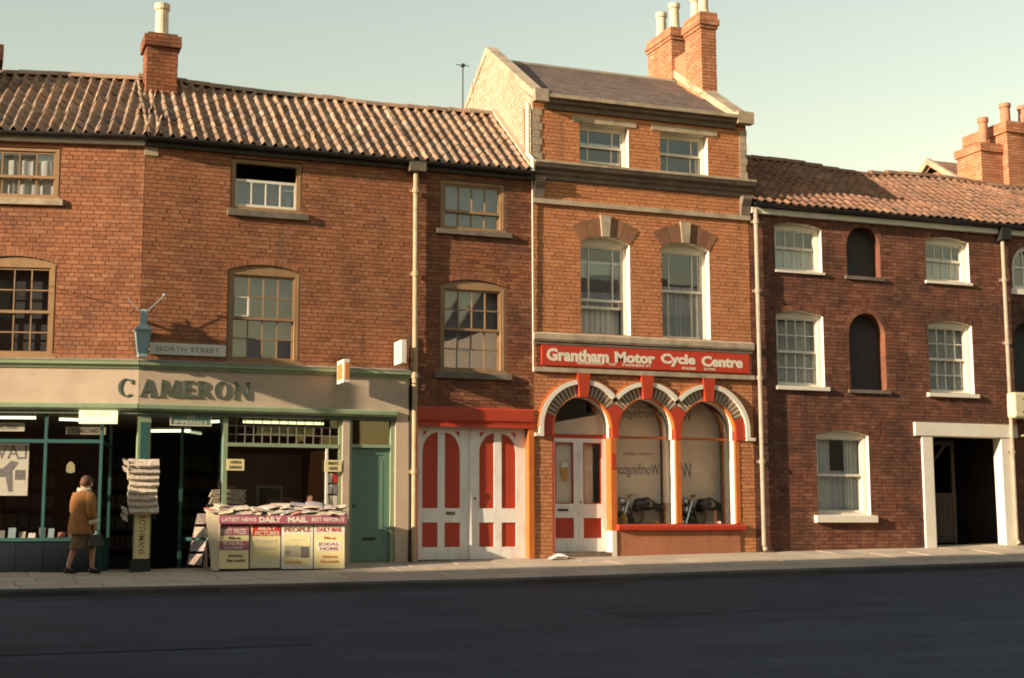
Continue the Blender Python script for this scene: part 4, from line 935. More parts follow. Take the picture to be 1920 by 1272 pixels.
# arcade: voussoir rings, white hoods, red keystones and springers
D = math.degrees; KA = R(8.5); mA = math.acos(.6875 / .84); hA = math.acos(.6875 / .93)
for i, c in enumerate(AC):
    lo_l = R(20) if i == 0 else mA; lo_r = R(20) if i == 2 else mA
    ring_bricks(mot, c, AZ, RI + .02, .84, math.pi - lo_l, math.pi / 2 + KA, 18 if i == 0 else 14, ('voussoir_pale', 'voussoir_grey'), -.012, gap=.008)
    ring_bricks(mot, c, AZ, RI + .02, .84, math.pi / 2 - KA, lo_r, 18 if i == 2 else 14, ('voussoir_pale', 'voussoir_grey'), -.012, gap=.008)
    # inner moulding, orange-red
    m = MB(); n = 24
    for k in range(n):
        a, b = math.pi * k / n, math.pi * (k + 1) / n
        m.prism([(c + RI * math.cos(a), AZ + RI * math.sin(a)), (c + RI * math.cos(b), AZ + RI * math.sin(b)), (c + (RI + .022) * math.cos(b), AZ + (RI + .022) * math.sin(b)), (c + (RI + .022) * math.cos(a), AZ + (RI + .022) * math.sin(a))], -.02, .1)
    m.build('arch_moulding', 'orange_trim', mot)
    # hood mould
    for a0, a1 in ((math.pi - (0 if i == 0 else hA), math.pi / 2 + KA), ((0 if i == 2 else hA), math.pi / 2 - KA)):
        m = MB(); n = 12
        for k in range(n):
            a, b = a0 + (a1 - a0) * k / n, a0 + (a1 - a0) * (k + 1) / n
            m.prism([(c + .84 * math.cos(a), AZ + .84 * math.sin(a)), (c + .84 * math.cos(b), AZ + .84 * math.sin(b)), (c + .93 * math.cos(b), AZ + .93 * math.sin(b)), (c + .93 * math.cos(a), AZ + .93 * math.sin(a))], -.07, .02)
        if abs(a0 - math.pi) < .01: m.box(c - .93, c - .84, -.07, .02, 2.40, AZ); m.box(c - 1.02, c - .84, -.075, .02, 2.36, 2.42)
        if abs(a0) < .01: m.box(c + .84, c + .93, -.07, .02, 2.40, AZ); m.box(c + .84, c + 1.04, -.075, .02, 2.36, 2.42)
        m.build('hood_mould', 'white_paint', mot)
        m2 = MB()
        for k in range(n):
            a, b = a0 + (a1 - a0) * k / n, a0 + (a1 - a0) * (k + 1) / n
            m2.prism([(c + .932 * math.cos(a), AZ + .932 * math.sin(a)), (c + .932 * math.cos(b), AZ + .932 * math.sin(b)), (c + .955 * math.cos(b), AZ + .955 * math.sin(b)), (c + .955 * math.cos(a), AZ + .955 * math.sin(a))], -.06, .02)
        m2.build('hood_edge', 'orange_trim', mot)
    MB().prism([(c - .09, AZ + RI - .015), (c + .09, AZ + RI - .015), (c + .135, 3.60), (c - .135, 3.60)], -.09, .04).build('keystone', 'red_paint', mot)
def arc(c, r_, a0, a1, n=8): return [(c + r_ * math.cos(a0 + (a1 - a0) * k / n), AZ + r_ * math.sin(a0 + (a1 - a0) * k / n)) for k in range(n + 1)]
for c, sgn in ((AC[0], -1), (AC[2], 1)):
    if sgn < 0: P = [(c - .62, 2.36)] + arc(c, .622, math.pi, math.pi - R(20)) + arc(c, .838, math.pi - R(20), math.pi) + [(c - .838, 2.36)]
    else: P = [(c + .62, 2.36)] + arc(c, .622, 0, R(20)) + arc(c, .838, R(20), 0) + [(c + .838, 2.36)]
    MB().prism(P, -.03, .1).build('springer', 'red_paint', mot)
for c0, c1 in ((AC[0], AC[1]), (AC[1], AC[2])):
    mid = (c0 + c1) / 2
    P = [(c0 + .622, 2.36)] + arc(c0, .622, 0, mA - .02) + [(mid, AZ + .84 * math.sin(mA) - .01)] + arc(c1, .622, math.pi - mA + .02, math.pi) + [(c1 - .622, 2.36)]
    MB().prism(P, -.03, .1).build('springer', 'red_paint', mot)
# jambs, pilaster, mullion and reveals below the springing
zc = base(8.4)
MB().box(7.80, 7.835, .0, .28, zc - .1, 2.36).build('door_jamb', 'red_paint', mot)
MB().box(9.02, 9.14, -.03, .28, .56, 2.36).build('pilaster', 'orange_trim', mot); MB().box(9.02, 9.12, -.045, .28, zc - .1, .56).build('pilaster_base', 'white_paint', mot)
MB().box(9.03, 9.13, -.045, -.03, 1.75, 2.05).build('pilaster_block', 'red_paint', mot)
MB().box(10.45, 10.56, -.01, .06, .70, 2.36).build('mullion', 'orange_trim', mot)
MB().box(10.455, 10.555, .06, .30, .70, 2.36).build('mullion_reveal', 'white_paint', mot)
MB().box(11.79, 11.885, -.01, .06, .70, 2.36).build('window_jamb', 'orange_trim', mot)
MB().box(11.80, 11.88, .06, .32, .70, 2.36).build('window_reveal', 'white_paint', mot)
for i, c in enumerate(AC):                          # curved white reveals behind the arches
    m = MB(); pts = [(c - RI, 2.36)] + [(c + RI * math.cos(a), AZ + RI * math.sin(a)) for a in [math.pi - math.pi * k / 20 for k in range(21)]] + [(c + RI, 2.36)]
    strip(m, pts, .1, .32); m.build('arch_reveal', 'white_paint', mot, normals=False)
MB().prism_x([(.0, .56), (-.11, .57), (-.12, .64), (-.10, .68), (.34, .70), (.34, .56)], 9.13, 11.95).build('window_sill', 'red_paint', mot, bevel=.006)
MB().box(9.12, 11.85, -.025, .0, base(9) - .1, .56).build('painted_plinth', 'brick_stack', mot)
MB().box(9.12, 11.85, .02, .3, base(9) - .1, .56).build('stall_riser', 'mortar', mot)
# glass
for c, a, b in ((AC[1], 9.14, 10.455), (AC[2], 10.555, 11.80)):
    f = MB(); f.box(a, b, .25, .29, 2.37, 2.42); f = f.build('transom', 'orange_trim', mot)
    MB().box(a, b, .268, .272, .70, 2.37).build('pane', 'shop_glass', f)
    MB().prism([(c - RI, 2.42)] + [(c + RI * math.cos(t), AZ + RI * math.sin(t)) for t in [math.pi - math.pi * k / 20 for k in range(21)]] + [(c + RI, 2.42)], .268, .272).build('pane', 'shop_glass', f)
f = MB().box(7.83, 9.03, .20, .30, 2.35, 2.43).build('transom', 'red_paint', mot)
c = AC[0]; MB().prism([(c - RI, 2.43)] + [(c + RI * math.cos(t), AZ + RI * math.sin(t)) for t in [math.pi - math.pi * k / 20 for k in range(21)]] + [(c + RI, 2.43)], .248, .252).build('pane', 'shop_glass', f)
# double doors
dz0 = zc + .09
MB().box(7.80, 9.03, -.04, .3, zc - .15, dz0).build('door_step', 'stone_dark', mot)
for a, b in ((7.835, 8.425), (8.43, 9.02)):
    m = MB(); Y0, Y1 = .2, .25; p, q = a + .10, b - .10
    m.box(a, p, Y0, Y1, dz0 + .01, 2.35); m.box(q, b, Y0, Y1, dz0 + .01, 2.35)
    for z0, z1 in ((dz0 + .01, .42), (.81, 1.08), (2.27, 2.35)): m.box(p, q, Y0, Y1, z0, z1)
    leaf = m.build('door_leaf', 'door_white', mot)
    MB().box(p, q, Y0 + .02, Y1 - .01, .42, .81).build('door_panel', 'red_paint', leaf)
    m = MB()
    for r4 in ((p, p + .022, 1.08, 2.27), (q - .022, q, 1.08, 2.27)): m.box(r4[0], r4[1], Y0 + .005, Y1, r4[2], r4[3])
    m.box(p + .022, q - .022, Y0 + .006, Y1, 1.08, 1.102); m.box(p + .022, q - .022, Y0 + .006, Y1, 2.248, 2.27)
    m.build('glazing_bead', 'red_paint', leaf)
    MB().box(p + .022, q - .022, .226, .230, 1.102, 2.248).build('pane', 'shop_glass', leaf)
    if a < 8: MB().box(7.98, 8.20, .188, .2, .94, .98).build('letter_slot', 'black_iron', leaf)
    else: MB().lathe([(.012, 0), (.02, .01), (.012, .03)], (8.47, .18, 1.1), 8).build('door_knob', 'black_iron', leaf)
# chimney stacks on the right gable
s1 = brick_stack(mot, 11.90, 12.28, 2.65, 3.85, 10.3, 11.95, 'brick_stack', 51, caps=((11.62, 11.70, .03), (11.70, 11.80, .06), (11.80, 11.95, .03)))
s2 = brick_stack(mot, 11.93, 12.30, 1.30, 2.05, 9.6, 11.85, 'brick_stack', 52, caps=((11.48, 11.56, .03), (11.56, 11.70, .06), (11.70, 11.85, .03)))
MB().box(11.98, 12.24, 2.05, 2.65, 9.9, 11.2).build('chimney_link', 'brick_stack', mot)
for y in (2.85, 3.5): pot(s1, 12.09, y, 11.95, .62, .14)
for y in (1.5, 1.86): pot(s2, 12.11, y, 11.85, .5, .13)
# cream drainpipe on the flank
MB().tube([(7.36, .12, 8.95), (7.33, .02, 8.8), (7.33, .02, 7.9), (7.36, -.16, 7.75), (7.36, -.16, 7.45)], .045, 8).build('downpipe', 'white_paint', mot)
MB().tube([(7.395, -.10, 7.6), (7.395, -.04, 7.3), (7.40, -.03, 3.6)], .013, 6).build('cable', 'white_paint', mot)
MB().tube([(7.38, .30, 8.9), (7.39, .3, 8.2), (7.38, .18, 7.75)], .03, 6).build('soil_pipe', 'brick_stack', mot)

# ================================================================== 4. the dark brick house with the cart entrance
drk = empty('dark_brick_house', (15.4, 0, base(15.4)), 'dark brown brick house with white sash windows, blind arches and a timber-framed cart entrance', 'building')
N1 = (15.02, .42, 6.58, 5.93); N2 = (15.04, .45, 4.68, 3.51)
opd = [seg(12.85, 13.98, 5.95, 6.88, .08), seg(16.62, 17.76, 5.95, 6.84, .08), seg(12.83, 13.96, 3.53, 5.01, .09), seg(16.60, 17.75, 3.50, 4.99, .09), seg(13.71, 14.98, .88, 2.53, .10),
       rnd_arch(N1[0], N1[1], N1[2], N1[3]), rnd_arch(N2[0], N2[1], N2[2], N2[3]), rect(16.32, 18.66, -1, 2.84)]
masonry(drk, 12.235, 18.66, -.1, 7.1, opd, 'brick_dark', single=300, seed=61, bond='flemish')
for u0, u1, z, r_ in ((12.85, 13.98, 6.88, .08), (16.62, 17.76, 6.84, .08), (12.83, 13.96, 5.01, .09), (16.60, 17.75, 4.99, .09), (13.71, 14.98, 2.53, .10)): seg_arch(drk, u0, u1, z, r_, .11, 'brick_dark', 17)
for c, r_, z, z0 in (N1, N2):
    ring_bricks(drk, c, z, r_, r_ + .11, math.pi, 0, 19, 'brick_dark', -.006)
    m = MB(); pts = [(c - r_, z0)] + [(c + r_ * math.cos(a), z + r_ * math.sin(a)) for a in [math.pi - math.pi * k / 20 for k in range(21)]] + [(c + r_, z0)]
    strip(m, pts, .002, .26); rvn = m.build('niche_reveal', 'brick_dark', drk, normals=False)
    MB().prism(pts, .255, .26).build('niche_back', 'dark_board', drk)
    MB().prism_x([(-.05, z0 - .09), (-.05, z0 - .02), (.26, z0 + .01), (.26, z0 - .09)], c - r_ - .07, c + r_ + .07).build('sill', 'stone_dark', drk)
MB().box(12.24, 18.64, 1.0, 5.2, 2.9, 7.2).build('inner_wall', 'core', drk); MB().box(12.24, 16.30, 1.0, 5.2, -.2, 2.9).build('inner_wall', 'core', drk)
WK = dict(reveal=.13, reveal_mat='white_paint', frame=.085, frame_mat='white_paint', fdepth=.13, sill_mat='white_paint')
window(drk, 12.85, 13.98, 5.95, 6.88, rise=.08, sashes=[(6.42, 6.84, .03, E4, [0, 1]), (5.98, 6.47, .075, E4, [0, 1])], sill=(12.82, 14.02, 5.88, 5.95, .06), curt=[(12.9, 13.9, 6.0, 6.5, .28, 'cloth_net', 7)], **WK)
window(drk, 16.62, 17.76, 5.95, 6.84, rise=.08, sashes=[(6.40, 6.80, .03, E4, [0, 1]), (5.98, 6.45, .075, E4, [0, 1])], sill=(16.57, 17.80, 5.87, 5.95, .06), curt=[(16.7, 17.7, 6.0, 6.5, .28, 'cloth_net', 7)], **WK)
window(drk, 12.83, 13.96, 3.53, 5.01, rise=.09, sashes=[(4.23, 4.97, .03, E4, [0, .5, 1]), (3.57, 4.28, .075, E4, [0, .5, 1])], sill=(12.76, 14.04, 3.43, 3.53, .08), curt=[(12.9, 13.5, 3.6, 4.9, .28, 'cloth_net', 5), (13.45, 13.9, 3.6, 4.9, .28, 'cloth_white', 5)], **WK)
window(drk, 16.60, 17.75, 3.50, 4.99, rise=.09, sashes=[(4.22, 4.95, .03, E4, [0, .5, 1]), (3.54, 4.27, .075, E4, [0, .5, 1])], sill=(16.50, 17.83, 3.40, 3.50, .08), curt=[(16.7, 17.7, 3.6, 4.9, .28, 'cloth_net', 8)], **WK)
window(drk, 13.71, 14.98, .88, 2.53, rise=.10, sashes=[(1.68, 2.49, .03, [0, 1], [0, 1]), (.93, 1.73, .075, [0, 1], [0, 1])], sill=(13.60, 15.08, .72, .88, .11), curt=[(13.8, 14.2, .95, 2.45, .29, 'cloth_white', 4), (14.55, 14.9, .95, 2.45, .29, 'cloth_white', 4), (13.8, 14.9, .95, 1.8, .33, 'cloth_net', 8)], **WK)
MB().box(12.26, 18.66, -.11, .02, 7.08, 7.20).build('eaves_board', 'sign_white', drk)
gutter(drk, 12.28, 18.66, -.2, 7.27, r=.07)
R4 = [(12.2, 0), (13.6, .03), (15, .0), (16.6, -.12), (17.7, .02), (18.6, .02), (20, -.05), (23, -.1)]
sag4 = lambda u, f: f * lerp_tab(R4, u) + .012 * math.sin(u * 2.7)
pantile_roof(drk, 12.28, 18.66, -.22, 7.30, 2.2, 8.90, 'pantile_old', single=300, sag=sag4, amp=.026, seed=9)
dp = downpipe(drk, 12.36, -.09, base(12.3), 7.16, .048, 'pipe_grey', (6.85, 5.4, 3.6, 1.9))
dp2 = downpipe(drk, 18.62, -.09, base(18.6), 6.95, .045, 'pipe_grey', (6.0, 4.6, 2.2))
MB().prism_x([(-.2, 6.95), (-.24, 7.2), (-.02, 7.2), (-.02, 6.9)], 18.50, 18.76).build('rainwater_hopper', 'black_iron', drk)
# cart entrance
zg = base(17.3)
MB().box(16.12, 18.80, -.07, .25, 2.555, 2.84).build('lintel', 'white_paint', drk, bevel=.008)
MB().box(16.30, 16.57, -.05, .22, zg - .1, 2.553).build('gate_post', 'white_paint', drk, bevel=.008); MB().hexa([(18.38, -.05, zg - .1), (18.70, -.05, zg - .1), (18.70, .22, zg - .1), (18.38, .22, zg - .1), (18.36, -.05, 2.553), (18.70, -.05, 2.553), (18.70, .22, 2.553), (18.36, .22, 2.553)]).build('gate_post', 'white_paint', drk)
m = MB(); m.box(16.30, 16.34, .22, 5.0, zg - .2, 2.9); m.box(18.60, 18.64, .22, 5.0, zg - .2, 2.9); m.box(16.3, 18.64, .22, 5, 2.72, 2.9); m.box(16.3, 18.64, 5.0, 5.05, zg - .2, 2.9)
m.build('passage_wall', 'wood_dark', drk)
gt = MB(); gt.box(16.60, 16.68, .52, .58, zg + .06, 2.5); gt.box(17.46, 17.54, .52, .58, zg + .06, 2.5); gt.box(16.68, 17.46, .522, .578, 1.25, 1.36); gt.box(16.68, 17.46, .522, .578, 2.40, 2.5)
gt.hexa([(16.68, .525, 1.75), (16.68, .575, 1.75), (16.76, .575, 1.75), (16.76, .525, 1.75), (17.26, .525, 2.4), (17.26, .575, 2.4), (17.36, .575, 2.4), (17.36, .525, 2.4)])
gt = gt.build('gate_leaf', 'wood_gate', drk)
for k in range(6): MB().box(16.68 + k * .13 + .003, 16.68 + (k + 1) * .13 - .003, .53, .55, zg + .08, 1.25).build('board', 'wood_dark', gt)

# ================================================================== 5. the next house, cut by the frame
nxt = empty('end_house', (20.8, 0, base(20.8)), 'dark brick house cut off by the right edge, with an arched white window', 'building')
masonry(nxt, 18.66, 23.0, -.1, 7.1, [rnd_arch(19.42, .50, 6.38, 5.88), rnd_arch(19.30, .46, 4.7, 3.52)], 'brick_dark', single=60, seed=71, bond='flemish', near=lambda P: (Vector(P) - CAM).length + (0 if P[0] < 19.3 else 50))
ring_bricks(nxt, 19.42, 6.38, .50, .61, math.pi, 0, 21, 'brick_dark', -.006); ring_bricks(nxt, 19.30, 4.7, .46, .57, math.pi, 0, 20, 'brick_dark', -.006)
m = MB(); n = 16
for k in range(n):
    a, b = math.pi * k / n, math.pi * (k + 1) / n
    m.prism([(19.42 + r_ * math.cos(t), 6.38 + r_ * math.sin(t)) for r_, t in ((.41, a), (.41, b), (.50, b), (.50, a))], .05, .16)
for a in (18.92, 19.83): m.box(a, a + .09, .05, .16, 5.90, 6.38)
m.box(19.01, 19.83, .06, .15, 6.36, 6.41); m.box(19.01, 19.83, .055, .155, 5.90, 5.97)
for u in (19.28, 19.56): m.box(u - .012, u + .012, .07, .14, 5.97, 6.76)
aw = m.build('window', 'white_paint', nxt)
for a, b in ((19.01, 19.27), (19.29, 19.55), (19.57, 19.83)):
    MB().box(a, b, .10, .104, 5.97, 6.36).build('pane', 'pane_glass', aw); MB().box(a, b, .10, .104, 6.41, 6.7).build('pane', 'pane_glass', aw)
MB().box(18.85, 20.0, -.06, .1, 5.76, 5.88).build('sill', 'white_paint', aw)
m = MB(); pts = [(18.84, 3.52)] + [(19.30 + .46 * math.cos(a), 4.7 + .46 * math.sin(a)) for a in [math.pi - math.pi * k / 20 for k in range(21)]] + [(19.76, 3.52)]
strip(m, pts, .002, .26); m.build('niche_reveal', 'brick_dark', nxt, normals=False); MB().prism(pts, .255, .26).build('niche_back', 'dark_board', nxt)
MB().box(18.68, 22.98, 1.0, 5.2, -.2, 7.2).build('inner_wall', 'core', nxt)
MB().box(18.66, 23.0, -.11, .02, 7.08, 7.20).build('eaves_board', 'sign_white', nxt); gutter(nxt, 18.66, 23.0, -.2, 7.27, r=.07)
pantile_roof(nxt, 18.66, 23.0, -.22, 7.30, 2.2, 8.90, 'pantile_old', single=160, sag=sag4, amp=.026, seed=10)

# ================================================================== 6. the taller house behind, on the right
bgh = empty('background_house', (26, 7.5, base(26)), 'sunlit brick gable and stepped chimney stack rising behind the right-hand roof', 'building')
masonry(bgh, 4.4, 9.2, 7.5, 10.35, [], 'brick_stack', xf=SIDE(22.0), single=0, seed=81, outline=lambda z: (4.4, 9.2) if z < 9.1 else (4.4 + (z - 9.1) * 1.5, 9.2 - (z - 9.1) * 1.5))
MB().box(22.02, 30, 4.4, 9.2, 0, 9.1).build('wall', 'brick_stack', bgh)
MB().prism_x([(4.2, 8.95), (6.8, 10.55), (9.4, 8.95), (9.4, 9.1), (6.8, 10.75), (4.2, 9.1)], 22.02, 30).build('roof', 'pantile_old', bgh)
MB().prism_x([(4.1, 8.9), (6.8, 10.62), (9.5, 8.9), (9.5, 9.05), (6.8, 10.80), (4.1, 9.05)], 21.9, 22.02).build('bargeboard', 'stone', bgh)
sb = brick_stack(bgh, 22.05, 22.75, 4.7, 5.7, 9.0, 10.75, 'brick_stack', 82, caps=((10.5, 10.75, .05),))
pot(sb, 22.4, 5.0, 10.75, .75, .15, 'pot_red')
sc = brick_stack(bgh, 22.75, 24.2, 4.5, 6.2, 9.0, 11.35, 'brick_stack', 83, caps=((11.0, 11.35, .06),))
for x in (23.15, 23.75): pot(sc, x, 5.0, 11.35, .62, .16, 'pot_red')
MB().box(23.7, 30, 4.9, 6.4, 9.0, 10.9).build('chimney_breast', 'brick_stack', bgh)

# ================================================================== 7. across the street (outside the picture; sized to shade the road and fill window reflections)
def opposite(name, x0, x1, y0, y1, h, ridge, label, wm='brick_dark'):
    r_ = empty(name, ((x0 + x1) / 2, (y0 + y1) / 2, road_z(x0, y1) - .1), label, 'building', 'terrace across the street')
    MB().box(x0, x1, y0, y1, -1.6, h).build('wall', wm, r_)
    mid = (y0 + y1) / 2
    MB().prism_x([(y0 - .25, h - .1), (mid, ridge), (y1 + .25, h - .1), (y1 + .25, h + .02), (mid, ridge + .14), (y0 - .25, h + .02)], x0, x1).build('roof', 'slate', r_)
    x = x0 + 1.5
    while x < x1 - 2:
        for z in (1.0, 4.2, 7.2):
            if z + 1.7 < h:
                w_ = MB().box(x, x + 1.1, y1 - .02, y1 + .03, z, z + 1.6).build('window', 'white_paint', r_); MB().box(x + .1, x + 1.0, y1 + .03, y1 + .04, z + .1, z + 1.5).build('pane', 'ink_dark', w_)
        x += 3.2
opposite('opposite_house', -47.8, -4.6, -22, -8.5, 9.4, 9.6, 'brick terrace across the road, left of the viewpoint')
opposite('opposite_house', -100, -44, -22.5, -9.5, 13.7, 13.9, 'taller brick terrace farther left across the road')
opposite('opposite_house', 14, 70, -26, -15.5, 7.5, 9.5, 'cream-washed terrace across the road, right of the viewpoint', 'render_cream')
opposite('opposite_house', -18, 13.5, -46, -35, 7.0, 9.0, 'brick houses beyond the yard behind the viewpoint', 'brick_narrow')
# unseen board on a bracket, added outside the left edge to shade the fascia
shadow_board = empty('hanging_sign', (-3.05, .66, 4.5), 'unseen added board on a bracket beyond the left edge, casting the fascia shadow', 'sign')
MB().box(-3.08, -3.02, -1.46, -.74, 4.52, 5.22).build('board', 'green_dark', shadow_board)
MB().tube([(-3.05, -1.50, 5.24), (-3.05, .75, 5.26)], .006, 6).build('bracket', 'black_iron', shadow_board)
MB().tube([(-3.05, .7, 4.9), (-3.05, -.3, 5.25)], .005, 6).build('bracket_stay', 'black_iron', shadow_board)

# ================================================================== 8. fittings on the fronts
lam = empty('street_lantern', (.03, -.18, 3.56), 'pale blue tapered wall lantern fixed on the corner above the shop fascia', 'lantern')
def frus(mb, cx, cy, z0, z1, a, b):
    return mb.hexa([(cx - a, cy - a, z0), (cx + a, cy - a, z0), (cx + a, cy + a, z0), (cx - a, cy + a, z0), (cx - b, cy - b, z1), (cx + b, cy - b, z1), (cx + b, cy + b, z1), (cx - b, cy + b, z1)])
cx, cy = .03, -.17
m = MB(); frus(m, cx, cy, 3.56, 3.60, .075, .08); frus(m, cx, cy, 3.60, 4.02, .07, .12); m.build('body', 'lamp_blue', lam, bevel=.006)
m = MB()
for sx in (-1, 1):
    for sy in (-1, 1): m.hexa([(cx + sx * .07 - .008, cy + sy * .07 - .008, 3.6), (cx + sx * .07 + .008, cy + sy * .07 - .008, 3.6), (cx + sx * .07 + .008, cy + sy * .07 + .008, 3.6), (cx + sx * .07 - .008, cy + sy * .07 + .008, 3.6), (cx + sx * .122 - .008, cy + sy * .122 - .008, 4.02), (cx + sx * .122 + .008, cy + sy * .122 - .008, 4.02), (cx + sx * .122 + .008, cy + sy * .122 + .008, 4.02), (cx + sx * .122 - .008, cy + sy * .122 + .008, 4.02)])
m.build('corner_bar', 'lamp_blue', lam)
m = MB(); frus(m, cx, cy, 4.02, 4.05, .145, .145); frus(m, cx, cy, 4.05, 4.13, .14, .06); m.build('cap', 'lamp_blue', lam)
m = MB(); frus(m, cx, cy, 4.13, 4.36, .055, .05); frus(m, cx, cy, 4.36, 4.40, .065, .03); m.build('chimney', 'lamp_blue', lam)
MB().tube([(cx, cy, 4.30), (cx - .28, cy - .05, 4.58)], .008, 6).build('ladder_bar', 'lamp_blue', lam); MB().tube([(cx, cy, 4.30), (cx + .34, cy - .05, 4.66)], .008, 6).build('ladder_bar', 'lamp_blue', lam)
MB().lathe([(.02, 0), (.03, .02), (.02, .04)], (cx + .34, cy - .05, 4.65), 8).build('bar_knob', 'lamp_blue', lam)
m = MB(); m.box(cx - .02, cx + .02, cy + .06, .0, 3.70, 3.74); m.box(cx - .02, cx + .02, cy + .05, .0, 4.2, 4.24); m.build('wall_arm', 'lamp_blue', lam)
sn = MB().box(.17, 1.50, -.035, -.008, 3.64, 3.85).build('street_nameplate', 'sign_white', label='white street nameplate reading NORTH STREET on the brick wall', cat='sign', bevel=.004)
m = MB(); text_on(m, 'NORTH STREET', .835, -.035, 3.745, w=1.10, h=.085, thick=.003, offset=0.0, spacing=1.15); m.build('lettering', 'ink_street', sn)
os_ = empty('hanging_sign', (3.56, -.1, 3.2), 'small orange and white box sign hanging below the green cornice', 'sign')
MB().box(3.50, 3.62, -.62, -.16, 3.20, 3.62).build('box', 'sign_white', os_, bevel=.008)
MB().box(3.493, 3.50, -.56, -.22, 3.27, 3.55).build('orange_panel', 'sign_orange', os_); MB().box(3.53, 3.60, -.627, -.62, 3.26, 3.56).build('orange_panel', 'sign_orange', os_)
MB().tube([(3.56, .0, 3.70), (3.56, -.6, 3.68)], .012, 6).build('bracket', 'black_iron', os_); MB().tube([(3.56, -.3, 3.69), (3.56, -.3, 3.62)], .01, 6).build('hanger', 'black_iron', os_)
ws = empty('projecting_sign', (4.66, -.1, 3.6), 'small white box sign projecting from the brick wall beside the tan downpipe', 'sign')
MB().box(4.60, 4.70, -.55, -.08, 3.60, 4.03).build('box', 'sign_white', ws, bevel=.006)
m = MB(SIDE(4.60)); text_on(m, 'TAXI', -.31, .0, 3.92, w=.3, thick=.003); text_on(m, 'RANK', -.31, .0, 3.78, w=.3, thick=.003) if False else None
m2 = MB()
for k in range(4): m2.box(4.596, 4.60, -.48, -.16, 3.70 + k * .075, 3.715 + k * .075)
m2.build('printed_lines', 'poster_grey', ws)
MB().tube([(4.65, -.08, 3.8), (4.65, .02, 3.8)], .015, 6).build('bracket', 'black_iron', ws)
# red name board
sg = MB().box(7.57, 12.14, -.05, .0, 3.735, 4.13).build('name_board', 'red_sign', label='long red name board with white lettering reading Grantham Motor Cycle Centre', cat='sign')
for s, u, w_, z, hh in (('Grantham', 8.335, 1.32, 3.945, .25), ('Motor', 9.565, .88, 3.95, .22), ('Cycle', 10.52, .77, 3.935, .26), ('Centre', 11.52, .94, 3.945, .22)):
    m = MB(); text_on(m, s, u, -.05, z, w=w_, h=hh, thick=.004, offset=.043, size=1.0); m.build('lettering', 'lettering_white', sg)
for s, u, w_, z in (('WORKSHOP', 8.60, .58, 3.80), ('107', 9.08, .16, 3.80), ('MANNERS ST', 9.60, .62, 3.80), ('PHONE', 10.76, .30, 3.785), ('3190', 11.22, .26, 3.785)):
    m = MB(); text_on(m, s, u, -.05, z, w=w_, h=.05, thick=.003, offset=.02, size=1.0); m.build('lettering', 'lettering_white', sg)
# cream box sign at the right edge
cb = empty('box_sign', (18.6, -.3, 2.95), 'cream box sign projecting over the right end of the timber lintel', 'sign')
MB().box(18.40, 19.5, -.48, -.22, 2.96, 3.52).build('box', 'sign_cream', cb, bevel=.05)
m = MB(); m.box(18.62, 19.4, -.486, -.48, 3.36, 3.40); m.box(18.68, 19.4, -.486, -.48, 3.20, 3.24); m.box(18.60, 19.4, -.486, -.48, 3.07, 3.12); m.build('printed_lines', 'tan_paint', cb)
m = MB(); m.tube([(18.9, -.3, 3.0), (18.9, -.3, 2.62), (18.9, .0, 2.6)], .025, 8); m.build('bracket', 'pipe_grey', cb)
# television aerial
ae = empty('television_aerial', (7.15, 3.4, 9.4), 'thin television aerial mast standing beside the pale gable', 'aerial')
MB().tube([(7.15, 3.4, 9.0), (7.15, 3.4, 10.70)], .014, 6).build('mast', 'black_iron', ae)
m = MB(); m.tube([(7.0, 3.4, 10.72), (7.3, 3.4, 10.72)], .01, 6); m.tube([(7.15, 3.25, 10.70), (7.15, 3.55, 10.74)], .01, 6); m.lathe([(.04, 0), (.05, .04), (.02, .08)], (7.15, 3.4, 10.68), 8); m.build('aerial_head', 'black_iron', ae)
# litter on the step
m = MB(); g = random.Random(3); nn = 10
for i in range(nn):
    for j in range(6):
        u = i / (nn - 1); v = j / 5; h_ = .10 * math.sin(math.pi * u) ** .7 * math.sin(math.pi * (.15 + .7 * v)) + g.uniform(-.012, .012)
        m.v.append((7.60 + .42 * u + g.uniform(-.012, .012), -.42 + .2 * v + .03 * math.sin(5 * u), pave(7.8, -.35) + .012 + max(0, h_)))
for i in range(nn - 1):
    for j in range(5): m.f.append((i * 6 + j, (i + 1) * 6 + j, (i + 1) * 6 + j + 1, i * 6 + j + 1))
m.build('crumpled_bag', 'plastic_white', label='crumpled white bag lying on the pavement before the motor cycle shop doors', cat='litter', smooth=True)

